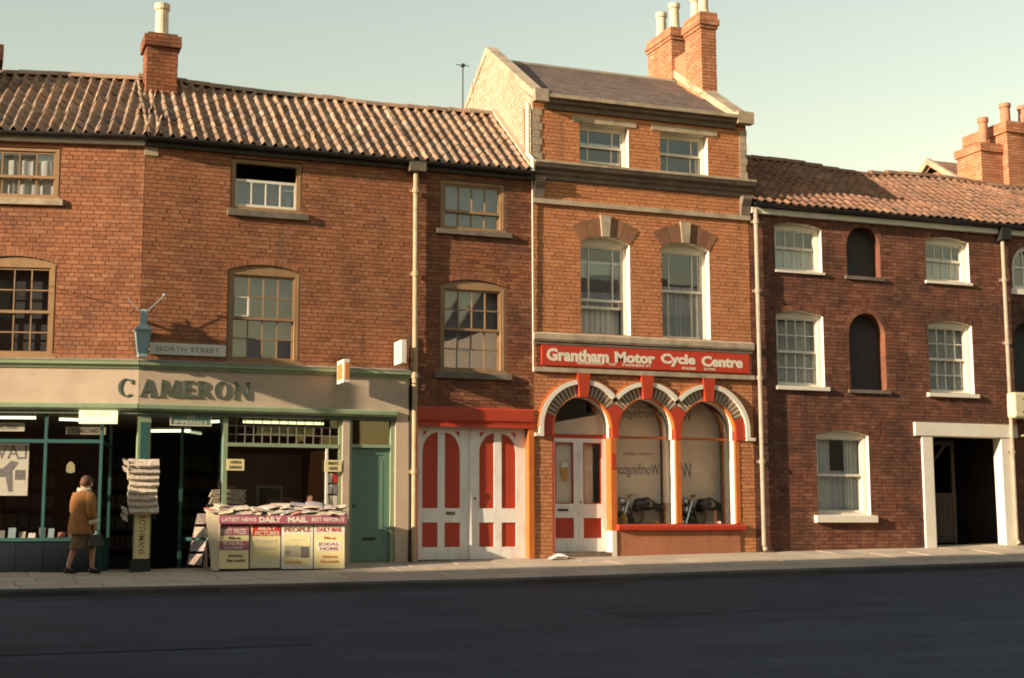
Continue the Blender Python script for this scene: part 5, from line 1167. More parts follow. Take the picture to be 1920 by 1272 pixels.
# ================================================================== 9. shop window contents: motor cycle shop
MB().box(9.15, 12.16, 1.2, 1.22, .15, 3.5).build('back_screen', 'reflection_cream', mot)
ARCH = lambda c, r_, z0: [(c - r_, z0)] + [(c + r_ * math.cos(t), AZ + r_ * math.sin(t)) for t in [math.pi - math.pi * k / 20 for k in range(21)]] + [(c + r_, z0)]
for k, (c, lab) in enumerate(((AC[1], 'cream reflection stand-in with mirror-written lettering behind the middle arched window'), (AC[2], 'cream reflection stand-in behind the right arched window, a dark W at its left'))):
    scr = MB().prism(ARCH(c, .66, .40), .74, .752).build('reflection_panel', 'reflection_cream', label=lab, cat='blind')  # cream panel added behind the glass, standing in for a reflection
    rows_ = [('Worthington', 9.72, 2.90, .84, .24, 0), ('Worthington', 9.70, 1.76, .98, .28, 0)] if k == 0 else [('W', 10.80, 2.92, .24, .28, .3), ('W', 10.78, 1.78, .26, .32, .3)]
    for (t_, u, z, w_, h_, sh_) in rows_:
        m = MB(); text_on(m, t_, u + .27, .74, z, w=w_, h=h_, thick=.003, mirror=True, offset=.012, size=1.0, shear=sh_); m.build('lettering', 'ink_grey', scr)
    if k == 0:
        for t_, u, z, w_, h_ in (('NOT OPEN', 9.80, 3.05, .4, .045), ('NOW OPEN', 9.70, 2.10, .62, .06)):
            m = MB(); text_on(m, t_, u + .27, .74, z, w=w_, h=h_, thick=.003, mirror=True, offset=.012, size=1.0); m.build('lettering', 'ink_red', scr)
MB().box(7.86, 8.42, .275, .285, 1.09, 2.30).build('reflection_panel', 'reflection_cream', label='cream reflection stand-in behind the left door glass under the first arch', cat='blind')
MB().prism([(7.98, 2.43), (9.03, 2.43), (9.03, 2.86), (7.98, 2.66)], .40, .41).build('reflection_panel', 'reflection_cream', label='cream reflection stand-in low in the fanlight over the motor cycle shop doors', cat='blind')
MB().box(8.60, 8.80, .35, .36, 1.10, 2.30).build('reflection_panel', 'reflection_cream', label='narrow cream reflection stand-in behind the right door glass', cat='blind')
# printed pint on the door glass
pg = empty('window_sticker', (8.13, .222, 1.5), 'pint of beer sticker on the left glazed door', 'sticker')
m = MB(); m.prism([(8.10, 1.52), (8.19, 1.52), (8.22, 1.78), (8.07, 1.78)], .2225, .2255); m.build('glass', 'beer', pg)
m = MB(); m.prism([(8.065, 1.781), (8.225, 1.781), (8.22, 1.84), (8.185, 1.88), (8.10, 1.88), (8.07, 1.84)], .222, .2255); m.build('froth', 'lettering_white', pg)
def motorcycle(x, y, z, tank, label):
    r_ = empty('motorcycle', (x, y, z), label, 'motorcycle', 'motorcycles in the arched windows')
    for k, wx in enumerate((-.66, .66)):
        wh = MB().torus((x + wx, y, z + .31), .27, .045).build('wheel', 'rubber', r_, smooth=True)
        m = MB().torus((x + wx, y, z + .31), .225, .012, n=20, m=6)
        for q in range(10): a = q * math.pi / 5; m.tube([(x + wx, y, z + .31), (x + wx + .22 * math.cos(a), y, z + .31 + .22 * math.sin(a))], .004, 4)
        m.build('rim', 'chrome', wh)
        m = MB(); n = 10
        for q in range(n): 
            a, b = R(20 + 140 * q / n), R(20 + 140 * (q + 1) / n)
            m.hexa([(x + wx + rr * math.cos(t), y + s * .06, z + .31 + rr * math.sin(t)) for s in (-1, 1) for rr, t in ((.33, a), (.345, a), (.345, b), (.33, b))])
        m.build('mudguard', 'chrome' if k else 'black_enamel', r_)
    MB().tube([(x - .35, y, z + .66), (x - .25, y, z + .78), (x - .05, y, z + .80), (x + .18, y, z + .74)], [.06, .13, .14, .07], 12).build('fuel_tank', tank, r_, smooth=True)
    MB().tube([(x + .15, y, z + .72), (x + .35, y, z + .72), (x + .72, y, z + .75)], [.07, .10, .08], 10).build('seat', 'leather_black', r_, smooth=True)
    m = MB(); m.tube([(x - .66, y - .07, z + .31), (x - .48, y - .07, z + .85)], .022, 6); m.tube([(x - .66, y + .07, z + .31), (x - .48, y + .07, z + .85)], .022, 6); m.build('front_fork', 'chrome', r_)
    m = MB(); m.tube([(x - .28, y - .19, z + .98), (x - .42, y - .13, z + .96), (x - .47, y, z + .93), (x - .42, y + .13, z + .96), (x - .28, y + .19, z + .98)], .014, 6); m.build('handlebar', 'chrome', r_)
    MB().tube([(x - .52, y, z + .84), (x - .60, y, z + .84), (x - .66, y, z + .84)], [.05, .09, .095], 14).build('headlamp', 'chrome', r_)
    m = MB(); m.tube([(x - .48, y, z + .8), (x - .3, y, z + .35), (x + .2, y, z + .3), (x + .25, y, z + .68)], .02, 6); m.tube([(x + .25, y, z + .68), (x + .66, y - .06, z + .31)], .018, 6); m.build('frame', 'black_enamel', r_)
    m = MB(); m.box(x - .2, x + .15, y - .1, y + .1, z + .25, z + .45)
    for q in range(6): m.box(x - .15, x + .05, y - .09, y + .09, z + .46 + q * .035, z + .48 + q * .035)
    m.build('engine', 'chrome', r_)
    MB().tube([(x - .15, y - .1, z + .5), (x - .28, y - .12, z + .3), (x + .2, y - .14, z + .24), (x + .8, y - .14, z + .28)], [.02, .022, .025, .04], 8).build('exhaust', 'chrome', r_)
motorcycle(10.10, .52, .30, 'black_enamel', 'black motorcycle low behind the middle arched window')
MB().box(9.40, 9.60, .36, .54, .296, .598).build('display_box', 'wood_brown', label='low brown box under the yellow can in the middle arched window', cat='box')
MB().lathe([(.07, 0), (.075, .02), (.075, .24), (.03, .30), (.03, .34)], (9.50, .44, .60), 14).build('oil_can', 'tank_yellow', label='small yellow can in the lower left corner of the middle arched window', cat='can')
motorcycle(11.52, .52, .30, 'black_enamel', 'black motorcycle low behind the right arched window')

# ================================================================== 10. newsagent: lights, signs, stand, papers
def tube_light(p, q, label):
    d = Vector(q) - Vector(p); r_ = empty('fluorescent_light', (Vector(p) + Vector(q)) / 2, label, 'light', 'shop strip lights')
    MB().tube([p, q], .022, 8).build('tube', 'tube_light', r_)
    n_ = d.normalized(); s_ = Vector((-n_.y, n_.x, 0)) * .05
    a, b = Vector(p), Vector(q)
    MB().hexa([tuple(v) for v in (a - s_ + Vector((0, 0, .03)), b - s_ + Vector((0, 0, .03)), b + s_ + Vector((0, 0, .03)), a + s_ + Vector((0, 0, .03)), a - s_ + Vector((0, 0, .06)), b - s_ + Vector((0, 0, .06)), b + s_ + Vector((0, 0, .06)), a + s_ + Vector((0, 0, .06)))]).build('batten', 'sign_white', r_)
tube_light((1.90, .32, 2.52), (3.38, .32, 2.52), 'long strip light behind the leaded lights of the right shop window')
tube_light((.40, 1.5, 2.40), (1.15, 1.5, 2.42), 'strip light inside the corner doorway')
tube_light(LEFT((-2.6, .6, 2.55)), LEFT((-1.80, .6, 2.55)), 'strip light in the shop window at the left edge')
tube_light(LEFT((-1.40, .6, 2.53)), LEFT((-.42, .6, 2.50)), 'strip light behind the lit cream sign at the corner')
tube_light((.95, 1.0, 2.52), (1.5, .5, 2.53), 'short strip light slanting beside the green hanging sign')
def plate(xf, u0, u1, y, z0, z1, mat, name, label, txt=None, tm='ink_dark', thick=.02, th=None, cat='sign', border=None, emis=None):
    o = MB(xf).box(u0, u1, y - thick, y, z0, z1).build(name, mat, label=label, cat=cat)
    if border:
        m = MB(xf); e = .018
        for r4 in ((u0, u1, z0, z0 + e), (u0, u1, z1 - e, z1), (u0, u0 + e, z0 + e, z1 - e), (u1 - e, u1, z0 + e, z1 - e)): m.box(r4[0], r4[1], y - thick - .006, y - thick, r4[2], r4[3])
        m.build('border', border, o)
    if txt:
        n = len(txt)
        for k, (s, frac) in enumerate(txt):
            hh = (z1 - z0) / n; m = MB(xf)
            text_on(m, s, (u0 + u1) / 2, y - thick, z1 - (k + .5) * hh * .86 - (z1 - z0) * .07, w=(u1 - u0) * frac, h=min(hh * .55, th or 9), thick=.003, size=1.0, offset=.01)
            m.build('lettering', tm, o)
    return o
plate(None, .56, 1.28, .02, 2.40, 2.61, 'green_door', 'hanging_sign', 'green sign with pale border and lettering hung in the corner doorway', [('MINT', .22), ('IMPERIALS', .78)], 'lettering_white', border='sign_white')
o = plate(LEFT, -.97, -.33, -.03, 2.41, 2.64, 'box_light', 'illuminated_sign', 'glowing cream box sign under the fascia left of the corner post', [('PARK DRIVE', .7), (' ', .1)], 'tan_paint', thick=.08) if False else None
o = MB(LEFT).box(-.97, -.33, -.11, -.03, 2.41, 2.63).build('illuminated_sign', 'box_light', label='glowing cream box sign under the fascia left of the corner post', cat='sign')
m = MB(LEFT); text_on(m, 'PARK DRIVE', -.65, -.11, 2.57, w=.44, h=.05, thick=.003, size=1.0); m.build('lettering', 'tan_paint', o)
plate(None, 2.12, 3.18, .16, 2.28, 2.42, 'sign_white', 'window_sign', 'white sign reading NEWSAGENTS under the strip light', [('NEWSAGENTS', .62)], 'ink_grey')
plate(LEFT, -2.55, -1.93, .30, 2.29, 2.44, 'sign_white', 'window_sign', 'pale lettered sign high in the shop window at the left edge', [('CONFECTIONERY', .7)], 'ink_grey')
plate(LEFT, -1.23, -.56, .30, 2.24, 2.38, 'lead', 'window_sign', 'dull grey lettered sign below the lit box sign', [('TOBACCONIST', .7)], 'ink_dark')
plate(None, 1.56, 1.87, -.01, 1.63, 1.83, 'poster_yellow', 'window_sign', 'small yellow card on the left mullion above the newsstand', [('OPEN', .6), ('SUNDAYS', .7)], 'ink_dark')
plate(None, 3.33, 3.64, -.01, 1.63, 1.84, 'poster_yellow', 'window_sign', 'small yellow card at the right end of the newsstand window', [('PRINTS', .6), ('HERE', .5)], 'ink_dark')
# poster in the left window
po = MB(LEFT).box(-2.75, -1.83, .24, .25, 1.18, 2.07).build('window_poster', 'poster_white', label='pale poster with big dark letters in the left shop window', cat='poster')
m = MB(LEFT); text_on(m, 'LAV', -2.12, .24, 1.93, w=.5, h=.24, thick=.003, mirror=True, size=1.0)
m.prism([(-2.6, 1.25), (-2.5, 1.25), (-2.45, 1.5), (-2.2, 1.5), (-2.15, 1.25), (-2.08, 1.25), (-2.1, 1.6), (-2.0, 1.75), (-2.12, 1.78), (-2.25, 1.65), (-2.5, 1.62)], .236, .24)
m.box(-2.05, -1.88, .236, .24, 1.45, 1.62); m.build('print', 'poster_grey', po)
# books and cards along the display ledge
g = random.Random(5)
for k in range(12):
    u = -2.62 + k * .165; w_ = g.uniform(.09, .14); h_ = g.uniform(.14, .24); y = .22 + g.uniform(0, .1)
    MB(LEFT).hexa([(u, y, .40), (u + w_, y, .40), (u + w_, y + .02, .40), (u, y + .02, .40), (u, y + .06, .40 + h_), (u + w_, y + .06, .40 + h_), (u + w_, y + .08, .40 + h_), (u, y + .08, .40 + h_)]).build('display_book', ('magazine', 'poster_white', 'poster_grey', 'lamp_blue')[k % 4], label=('mottled', 'white', 'grey', 'pale blue')[k % 4] + ' book, ' + ['first', 'second', 'third'][k // 4] + ' of its colour along the left shop window ledge', cat='book', group='books on the left window ledge')
# hanging lamp inside
hl = MB(LEFT).lathe([(.02, .18), (.07, .12), (.075, .0), (.03, -.02)], (-1.22, .9, 1.62), 12).build('wall_lamp', 'dim_lamp', label='small dim lamp glowing inside the left shop window', cat='lamp')
# dark magazine shelves at the back of the shop
for k, (x0, x1) in enumerate(((-3.6, -1.0), (-.6, .9), (1.3, 3.5))):
    r_ = empty('magazine_shelf', ((x0 + x1) / 2, 4.2, -.13), ('dark shelf unit at the back behind the left window', 'dark shelf unit at the back of the doorway', 'dark shelf unit at the back behind the newsstand window')[k], 'shelf')
    m = MB(); m.box(x0, x1, 4.36, 4.42, -.13, 2.1)
    for j in range(5): m.box(x0, x1, 4.12, 4.36, .2 + j * .4, .23 + j * .4)
    m.build('carcass', 'wood_dark', r_)
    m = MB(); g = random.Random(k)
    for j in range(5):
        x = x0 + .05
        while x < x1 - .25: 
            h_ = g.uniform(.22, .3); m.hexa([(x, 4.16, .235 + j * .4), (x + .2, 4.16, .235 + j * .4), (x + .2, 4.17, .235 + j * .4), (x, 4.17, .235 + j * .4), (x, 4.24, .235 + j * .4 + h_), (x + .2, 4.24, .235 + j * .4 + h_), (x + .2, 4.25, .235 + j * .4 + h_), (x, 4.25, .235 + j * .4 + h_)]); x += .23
    m.build('magazines', 'magazine_shaded', r_, kind='stuff')
# sunlit brown back board and hanging cards in the newsstand window
MB().hexa([(3.20, .95, .5), (3.58, .75, .5), (3.58, .78, .5), (3.20, .98, .5), (3.30, .95, 2.05), (3.58, .75, 2.05), (3.58, .78, 2.05), (3.30, .98, 2.05)]).build('display_board', 'wood_brown', label='brown board standing inside the right end of the newsstand window', cat='board')
MB().box(1.62, 3.2, 1.2, 1.23, .3, 2.0).build('display_board', 'wood_dark', label='dark display board at the back of the newsstand window', cat='board')
g = random.Random(9)
for k in range(6):
    u = 3.40 + (k % 2) * .10; z = 1.60 - (k // 2) * .2
    MB().hexa([(u, .045, z - .17), (u + .085, .045, z - .17), (u + .085, .05, z - .17), (u, .05, z - .17), (u, .03, z), (u + .085, .03, z), (u + .085, .035, z), (u, .035, z)]).build('card', ('poster_white', 'poster_red', 'poster_white', 'poster_grey', 'stand_cream', 'poster_white')[k], label=('white card at top left of', 'red card at top right of', 'white card at middle left of', 'grey card at middle right of', 'cream card at bottom left of', 'white card at bottom right of')[k] + ' the strip beside the newsstand window', cat='card', group='cards hung beside the window')
MB().box(3.36, 3.40, .02, .06, 1.0, 2.05).build('card_rail', 'poster_white', label='narrow white rail holding cards at the window edge', cat='rail')
# magazine wire rack standing in the doorway
mr_ = empty('magazine_rack', (1.15, .45, base(1)), 'dark leaning rack of magazines standing in the shop doorway', 'rack')
zr = base(1) + .02
m = MB(); m.tube([(.98, .50, zr), (1.22, .9, zr + .95)], .015, 6); m.tube([(1.22, .38, zr), (1.44, .78, zr + .95)], .015, 6); m.tube([(1.1, .95, zr), (1.22, .9, zr + .95), (1.44, .78, zr + .95), (1.35, .85, zr)], .012, 6); m.build('frame', 'black_iron', mr_)
for j in range(4):
    t = .06 + j * .24; x0 = .98 + .24 * t; y0 = .50 + .4 * t
    m = MB(); m.hexa([(x0, y0 - .03, zr + t), (x0 + .23, y0 - .15, zr + t), (x0 + .23, y0 - .14, zr + t), (x0, y0 - .02, zr + t), (x0 + .05, y0 + .06, zr + t + .19), (x0 + .28, y0 - .06, zr + t + .19), (x0 + .28, y0 - .05, zr + t + .19), (x0 + .05, y0 + .07, zr + t + .19)])
    m.build('magazine', 'magazine', mr_)
# pile of papers seen through the lobby glass
for k in range(6):
    MB().box(1.42 + .02 * (k % 3), 2.0 + .03 * (k % 2), .55 + .02 * (k % 2), .95, 1.05 + k * .045, 1.085 + k * .045).build('paper_bundle', 'paper', label=('lowest', 'second lowest', 'third lowest', 'third highest', 'second highest', 'topmost')[k] + ' bundle of papers in the pile behind the glass left of the newsstand', cat='newspapers', group='bundles stacked inside the lobby glass')
MB().box(1.38, 2.1, .5, 1.0, base(1.5), 1.05).build('display_table', 'wood_dark', label='dark table inside the glass left of the newsstand', cat='table')

def sheets(xf, u0, u1, y0, y1, z, t, tilt=0.0, droop=0.0, g=random):
    """a folded newspaper: slightly bowed slab with a rounded fold at the front"""
    m = MB(xf); n = 6; top = []; bot = []
    for i in range(n + 1):
        u = u0 + (u1 - u0) * i / n; b = droop * math.sin(math.pi * i / n) + tilt * (i / n - .5)
        top.append([(u, y0 - .004, z + b + t * .5), (u, y0 + .01, z + b + t), (u, y1, z + b + t * .8)]); bot.append([(u, y0 - .004, z + b + t * .45), (u, y0 + .01, z + b), (u, y1, z + b)])
    k = 0
    for i in range(n + 1): m.v += top[i] + bot[i]
    for i in range(n):
        a, b = 6 * i, 6 * i + 6
        m.f += [(a, b, b + 1, a + 1), (a + 1, b + 1, b + 2, a + 2), (a + 3, a + 4, b + 4, b + 3), (a + 4, a + 5, b + 5, b + 4), (a, a + 3, b + 3, b), (a + 2, b + 2, b + 5, a + 5)]
    m.f += [(0, 1, 2, 5, 4, 3), tuple(6 * n + q for q in (0, 3, 4, 5, 2, 1))]
    return m
# newspaper rack strapped to the corner post
nr_ = empty('newspaper_rack', (.13, -.05, .75), 'wire newspaper rack strapped round the green corner post', 'rack')
m = MB()
for x in (-.10, .12, .34): m.tube([(x, -.03, .78), (x, -.06, 1.72)], .008, 6)
for j in range(8): z = .80 + j * .118; m.tube([(-.12, -.05, z), (-.12, -.13, z + .005), (.36, -.13, z + .005), (.36, -.05, z)], .006, 6)
m.build('wire_frame', 'black_iron', nr_)
g = random.Random(2)
for j in range(8):
    z = .87 + j * .112
    m = MB(); a, b = -.13 + g.uniform(-.03, .02), .36 + g.uniform(-.02, .03); n = 6; t = .028
    for i in range(n + 1):
        u = a + (b - a) * i / n; w_ = g.uniform(-.008, .008) - .015 * math.sin(math.pi * i / n)
        m.v += [(u, -.15 + w_, z + .0 + w_), (u, -.185 + w_, z + .035 + w_), (u, -.10, z + .15 + w_ * .5), (u, -.07, z + .12)]
    for i in range(n):
        q = 4 * i
        m.f += [(q, q + 4, q + 5, q + 1), (q + 1, q + 5, q + 6, q + 2), (q + 2, q + 6, q + 7, q + 3), (q + 3, q + 7, q + 4, q)]
    m.f += [(0, 1, 2, 3), (4 * n, 4 * n + 3, 4 * n + 2, 4 * n + 1)]
    m.build('folded_newspaper', 'paper', label=('lowest', 'second lowest', 'third lowest', 'fourth lowest', 'fourth highest', 'third highest', 'second highest', 'topmost')[j] + ' folded newspaper in the rack on the corner post', cat='newspaper', group='newspapers in the post rack')
for j, z in enumerate((.80, .92, 1.62, 1.74)):     # papers poking out of the side pocket
    m = MB(); m.hexa([(-.22, -.16, z - .03), (-.13, -.18, z - .08), (-.11, -.02, z - .06), (-.2, .0, z), (-.25, -.16, z + .05), (-.15, -.18, z + .02), (-.13, -.02, z + .04), (-.22, .0, z + .08)])
    m.build('rolled_newspaper', 'paper', label=('lowest', 'second lowest', 'second highest', 'topmost')[j] + ' rolled newspaper poking from the left side of the post rack', cat='newspaper', group='rolled papers at the side of the post rack')
# vertical yellow board on the foot of the post
yb_ = MB().box(-.015, .275, -.06, -.035, .10, .90).build('post_board', 'poster_yellow', label='upright yellow advertising board on the foot of the corner post', cat='sign')
m = MB(); 
vs_, fs_ = text_verts('ROTHMANS', 1.0, .5, .01); xa = min(v[0] for v in vs_); xb = max(v[0] for v in vs_); ya = min(v[1] for v in vs_); yc = max(v[1] for v in vs_)
m.add([(.13 + (b - (ya + yc) / 2) * .11 / (yc - ya), -.06 - (c + .5) * .003, .5 - (a - (xa + xb) / 2) * .66 / (xb - xa)) for a, b, c in vs_], fs_); m.build('lettering', 'tan_paint', yb_)
m = MB()
for r4 in ((-.015, .005, .1, .9), (.255, .275, .1, .9)): m.box(r4[0], r4[1], -.066, -.06, r4[2], r4[3])
m.build('border', 'green_paint', yb_)

# the newsstand, set a little askew to the shop window
def STAND(p):
    a = R(-9); dx, dy = p[0] - 1.3, p[1] + .15
    return (1.3 + dx * math.cos(a) - dy * math.sin(a), -.15 + dx * math.sin(a) + dy * math.cos(a), p[2])
MB.turn = STAND
zs_ = pave(2.4, -.6)
nst = empty('newsstand', (2.45, -.3, zs_), 'cream newsstand counter on the pavement before the shop window', 'stand')
m = MB(); m.box(1.30, 3.60, -.42, -.04, zs_ + .02, .80); m.build('body', 'stand_cream', nst)
MB().hexa([(1.22, -.52, .76), (3.62, -.52, .76), (3.62, .0, .88), (1.22, .0, .88), (1.20, -.54, .82), (3.64, -.54, .82), (3.64, .0, .94), (1.20, .0, .94)]).build('counter_top', 'stand_cream', nst, bevel=.01)
MB().hexa([(1.32, -.50, zs_), (1.44, -.52, zs_), (1.44, -.04, zs_), (1.32, -.04, zs_), (1.20, -.54, .80), (1.44, -.54, .80), (1.44, -.04, .80), (1.20, -.04, .80)]).build('end_panel', 'stand_cream', nst)
hd_ = MB().box(1.42, 3.60, -.565, -.545, .69, .83).build('header_board', 'poster_magenta', label='long magenta header board lettered in white across the newsstand front', cat='sign')
for s, u, w_, h_, of_ in (('LATEST NEWS', 1.76, .58, .065, .02), ('DAILY', 2.29, .38, .095, .04), ('MAIL', 2.76, .34, .095, .04), ('BEST REPORTS', 3.28, .56, .065, .02)):
    m = MB(); text_on(m, s, u, -.565, .76, w=w_, h=h_, thick=.003, offset=of_, size=1.0); m.build('lettering', 'lettering_white', hd_)
def poster(u0, u1, z0, z1, y, lean, mat, label, blocks, texts):
    def xf(p): return (p[0], p[1] - lean * (1 - (p[2] - z0) / (z1 - z0)), p[2])
    o = MB(xf).box(u0, u1, y - .02, y, z0, z1).build('poster_board', mat, label=label, cat='poster')
    for (a, b, c, d, mm) in blocks:
        MB(xf).box(u0 + (u1 - u0) * a, u0 + (u1 - u0) * b, y - .023, y - .02, z0 + (z1 - z0) * c, z0 + (z1 - z0) * d).build('printed_block', mm, o)
    for (s, cu, cz, w_, h_, mm) in texts:
        m = MB(xf); text_on(m, s, u0 + (u1 - u0) * cu, y - .0235, z0 + (z1 - z0) * cz, w=(u1 - u0) * w_, h=(z1 - z0) * h_, thick=.003, offset=.015, size=1.0); m.build('lettering', mm, o)
pz = zs_ + .03
poster(1.43, 1.93, pz, .67, -.46, .10, 'poster_yellow', 'magenta and yellow poster board leaning at the left of the newsstand', [(0, 1, .76, 1, 'poster_magenta'), (0, 1, .42, .63, 'poster_magenta')],
       [('FIRST PRIZE', .48, .85, .86, .12, 'lettering_white'), ('Win an', .5, .70, .4, .07, 'ink_dark'), ('IDEAL', .5, .575, .7, .07, 'lettering_white'), ('HOME', .5, .475, .6, .07, 'lettering_white'), ('tickets', .55, .30, .5, .07, 'ink_dark'), ('See inside', .58, .19, .62, .07, 'ink_dark')])
poster(1.96, 2.47, pz + .01, .67, -.455, .03, 'poster_yellow', 'yellow poster board with red heading, second from the left on the newsstand', [(.06, 1, .74, 1, 'poster_red'), (0, 1, .0, .03, 'poster_white')],
       [('BEST', .56, .92, .6, .08, 'lettering_white'), ('PICTURES', .56, .80, .8, .10, 'lettering_white'), ('TODAY', .5, .62, .8, .07, 'poster_white'), ('SUNDAY', .5, .45, .7, .06, 'poster_white'), ('FREE!', .52, .13, .85, .16, 'poster_white')])
poster(2.49, 3.03, pz - .01, .68, -.46, .06, 'poster_white', 'white and yellow picture poster, third from the left on the newsstand', [(.08, .92, .08, .78, 'poster_yellow'), (.1, .62, .26, .52, 'poster_white'), (.62, .9, .24, .5, 'poster_grey'), (.1, .28, .33, .40, 'poster_grey')],
       [('PEOPLE', .5, .88, .84, .10, 'ink_red'), ('sunday', .5, .66, .5, .06, 'poster_white'), ('inside', .4, .15, .5, .06, 'sign_orange')])
poster(3.05, 3.58, pz - .01, .68, -.46, .06, 'poster_yellow', 'yellow and white poster board at the right end of the newsstand', [(0, 1, .78, 1, 'poster_white'), (.1, .9, .40, .60, 'poster_white')],
       [('DAILY MAIL', .5, .88, .84, .10, 'poster_red'), ('Win an', .5, .69, .4, .06, 'sign_orange'), ('IDEAL', .5, .55, .7, .07, 'poster_magenta'), ('HOME', .5, .45, .6, .07, 'poster_magenta'), ('tickets', .52, .27, .5, .06, 'sign_orange'), ('See inside', .52, .16, .6, .06, 'sign_orange')])
ORD = ['first', 'second', 'third', 'fourth', 'fifth', 'sixth', 'seventh', 'eighth', 'ninth', 'tenth', 'eleventh', 'twelfth']
g = random.Random(12)
for k in range(34):                                 # the heap of papers and magazines on the counter
    row = k % 3; u = 1.24 + (k // 3) * .205 + g.uniform(-.05, .05); y0 = -.52 + row * .16 + g.uniform(-.03, .02); z = .835 + row * .045 + g.uniform(0, .05) + (.03 if 4 < k // 3 < 9 and row else 0)
    m = sheets(None, 0, g.uniform(.24, .36), 0, .24, 0, g.uniform(.012, .03), tilt=g.uniform(-.05, .05), droop=g.uniform(-.01, .025))
    a = g.uniform(-.5, .5); sl_ = .22; c_, s_ = math.cos(a), math.sin(a)
    m.v = [(u + x * c_ - y * s_, y0 + x * s_ + y * c_, z + zz + sl_ * (x * s_ + y * c_)) for x, y, zz in m.v]
    if max(v[0] for v in m.v) > 3.68: continue
    mg = (k % 5) in (1, 3)
    m.build('magazine' if mg else 'newspaper', 'magazine' if mg else 'paper', label=('front', 'middle', 'back')[row] + '-row ' + ('magazine' if mg else 'newspaper') + ', ' + ORD[k // 3] + ' from the left in the heap on the newsstand', cat='magazine' if mg else 'newspaper', group=('magazines' if mg else 'newspapers') + ' heaped on the newsstand')

MB.turn = None

# ================================================================== 11. the person at the left window
def skin_mesh(verts, edges, radii, root_i, name, mat, parent, smooth_lv=2, origin=None):
    me = bpy.data.meshes.new(name); me.from_pydata([tuple(v) for v in verts], edges, [])
    o = bpy.data.objects.new(name, me); col.objects.link(o)
    sk = o.modifiers.new('skin', 'SKIN'); sk.use_smooth_shade = True; sk.branch_smoothing = .4
    for i, r_ in enumerate(radii):
        d = me.skin_vertices[0].data[i]; d.radius = r_ if isinstance(r_, tuple) else (r_, r_); d.use_root = (i == root_i)
    ss = o.modifiers.new('sub', 'SUBSURF'); ss.levels = smooth_lv; ss.render_levels = smooth_lv
    dg = bpy.context.evaluated_depsgraph_get(); dg.update()
    m2 = bpy.data.meshes.new_from_object(o.evaluated_get(dg)); m2.materials.clear(); m2.materials.append(MATS[mat])
    for p in m2.polygons: p.use_smooth = True
    bpy.data.objects.remove(o); m2.name = name
    out = bpy.data.objects.new(name, m2); link(out, parent, W[parent.name]); return out
P0 = Vector(LEFT((-.80, -.55, 0))); P0.z = pave(P0.x, P0.y) + .012
per = empty('person', P0, 'person in tan jacket with pale collar and brown skirt, back turned to the street', 'person')
# local frame: faces away from the viewer and a little to the right; x right, y away, z up
V = lambda *a: Vector(a)
bv = [V(0, 0, .90), V(0, .01, 1.05), V(.01, .02, 1.22), V(.01, .01, 1.34), V(.015, .02, 1.41), V(.03, .05, 1.50), V(.035, .055, 1.56),       # 0-6 pelvis..head top
      V(-.16, .01, 1.32), V(-.21, .03, 1.08), V(-.19, .12, .88),                                                                     # left arm 7-9
      V(.17, .01, 1.31), V(.23, -.03, 1.07), V(.25, .05, .85), V(.255, .07, .76),                                                    # right arm 10-13
      V(-.09, 0, .86), V(-.10, -.04, .47), V(-.10, -.18, .11), V(-.10, -.08, .035),                                                  # left leg 14-17
      V(.09, 0, .86), V(.09, .17, .47), V(.09, .17, .09), V(.10, .29, .035)]                                                     # right leg 18-21
be = [(0, 1), (1, 2), (2, 3), (3, 4), (4, 5), (5, 6), (3, 7), (7, 8), (8, 9), (3, 10), (10, 11), (11, 12), (12, 13), (0, 14), (14, 15), (15, 16), (16, 17), (0, 18), (18, 19), (19, 20), (20, 21)]
brad = [(.15, .11), (.13, .10), (.15, .10), (.12, .085), (.055, .055), (.085, .10), (.06, .075), .06, .045, .03, .06, .045, .032, .03, .085, .055, .036, .03, .085, .055, .036, .03]
RZ = Matrix.Rotation(R(-55), 3, 'Z')
tw = lambda L_: [RZ @ v for v in L_]
skin_mesh(tw(bv), be, brad, 0, 'body', 'skin', per)
# face, ears, nose (mostly hidden), hair
hc = RZ @ V(.032, .055, 1.52)
def ell(c, rx, ry, rz, n=14, m_=10, cut=None, warp=None):
    m = MB()
    for j in range(m_ + 1):
        t = math.pi * j / m_
        for i in range(n):
            a = 2 * math.pi * i / n; q = V(rx * math.sin(t) * math.cos(a), ry * math.sin(t) * math.sin(a), rz * math.cos(t))
            if warp: q = warp(q)
            m.v.append(tuple(c + RZ @ q))
    for j in range(m_):
        for i in range(n): m.f.append((j * n + i, j * n + (i + 1) % n, (j + 1) * n + (i + 1) % n, (j + 1) * n + i))
    return m
def world_build(m, name, mat, parent, smooth=True):
    m.v = [(x + P0.x, y + P0.y, z + P0.z) for x, y, z in m.v]
    return m.build(name, mat, parent, smooth=smooth)
world_build(ell(RZ @ V(.03, .045, 1.535), .092, .105, .105, warp=lambda q: V(q.x, q.y - (.02 if q.z < 0 else 0), q.z * (1.0 if q.z > 0 else .95)) if q.y < .05 or q.z > .03 else V(q.x * .9, q.y * .8, q.z)), 'hair', 'hair_brown', per)
for sx in (-1, 1): world_build(ell(RZ @ V(.03 + sx * .092, .07, 1.50), .012, .022, .032, 8, 6), 'ear', 'skin', per)
world_build(ell(RZ @ V(.035, .155, 1.50), .014, .022, .022, 8, 6), 'nose', 'skin', per)
for sx in (-1, 1): world_build(ell(RZ @ V(.035 + sx * .032, .142, 1.525), .012, .008, .008, 8, 6), 'eye', 'ink_dark', per)
world_build(ell(RZ @ V(.035, .142, 1.455), .022, .008, .007, 8, 6), 'mouth', 'ink_red', per)
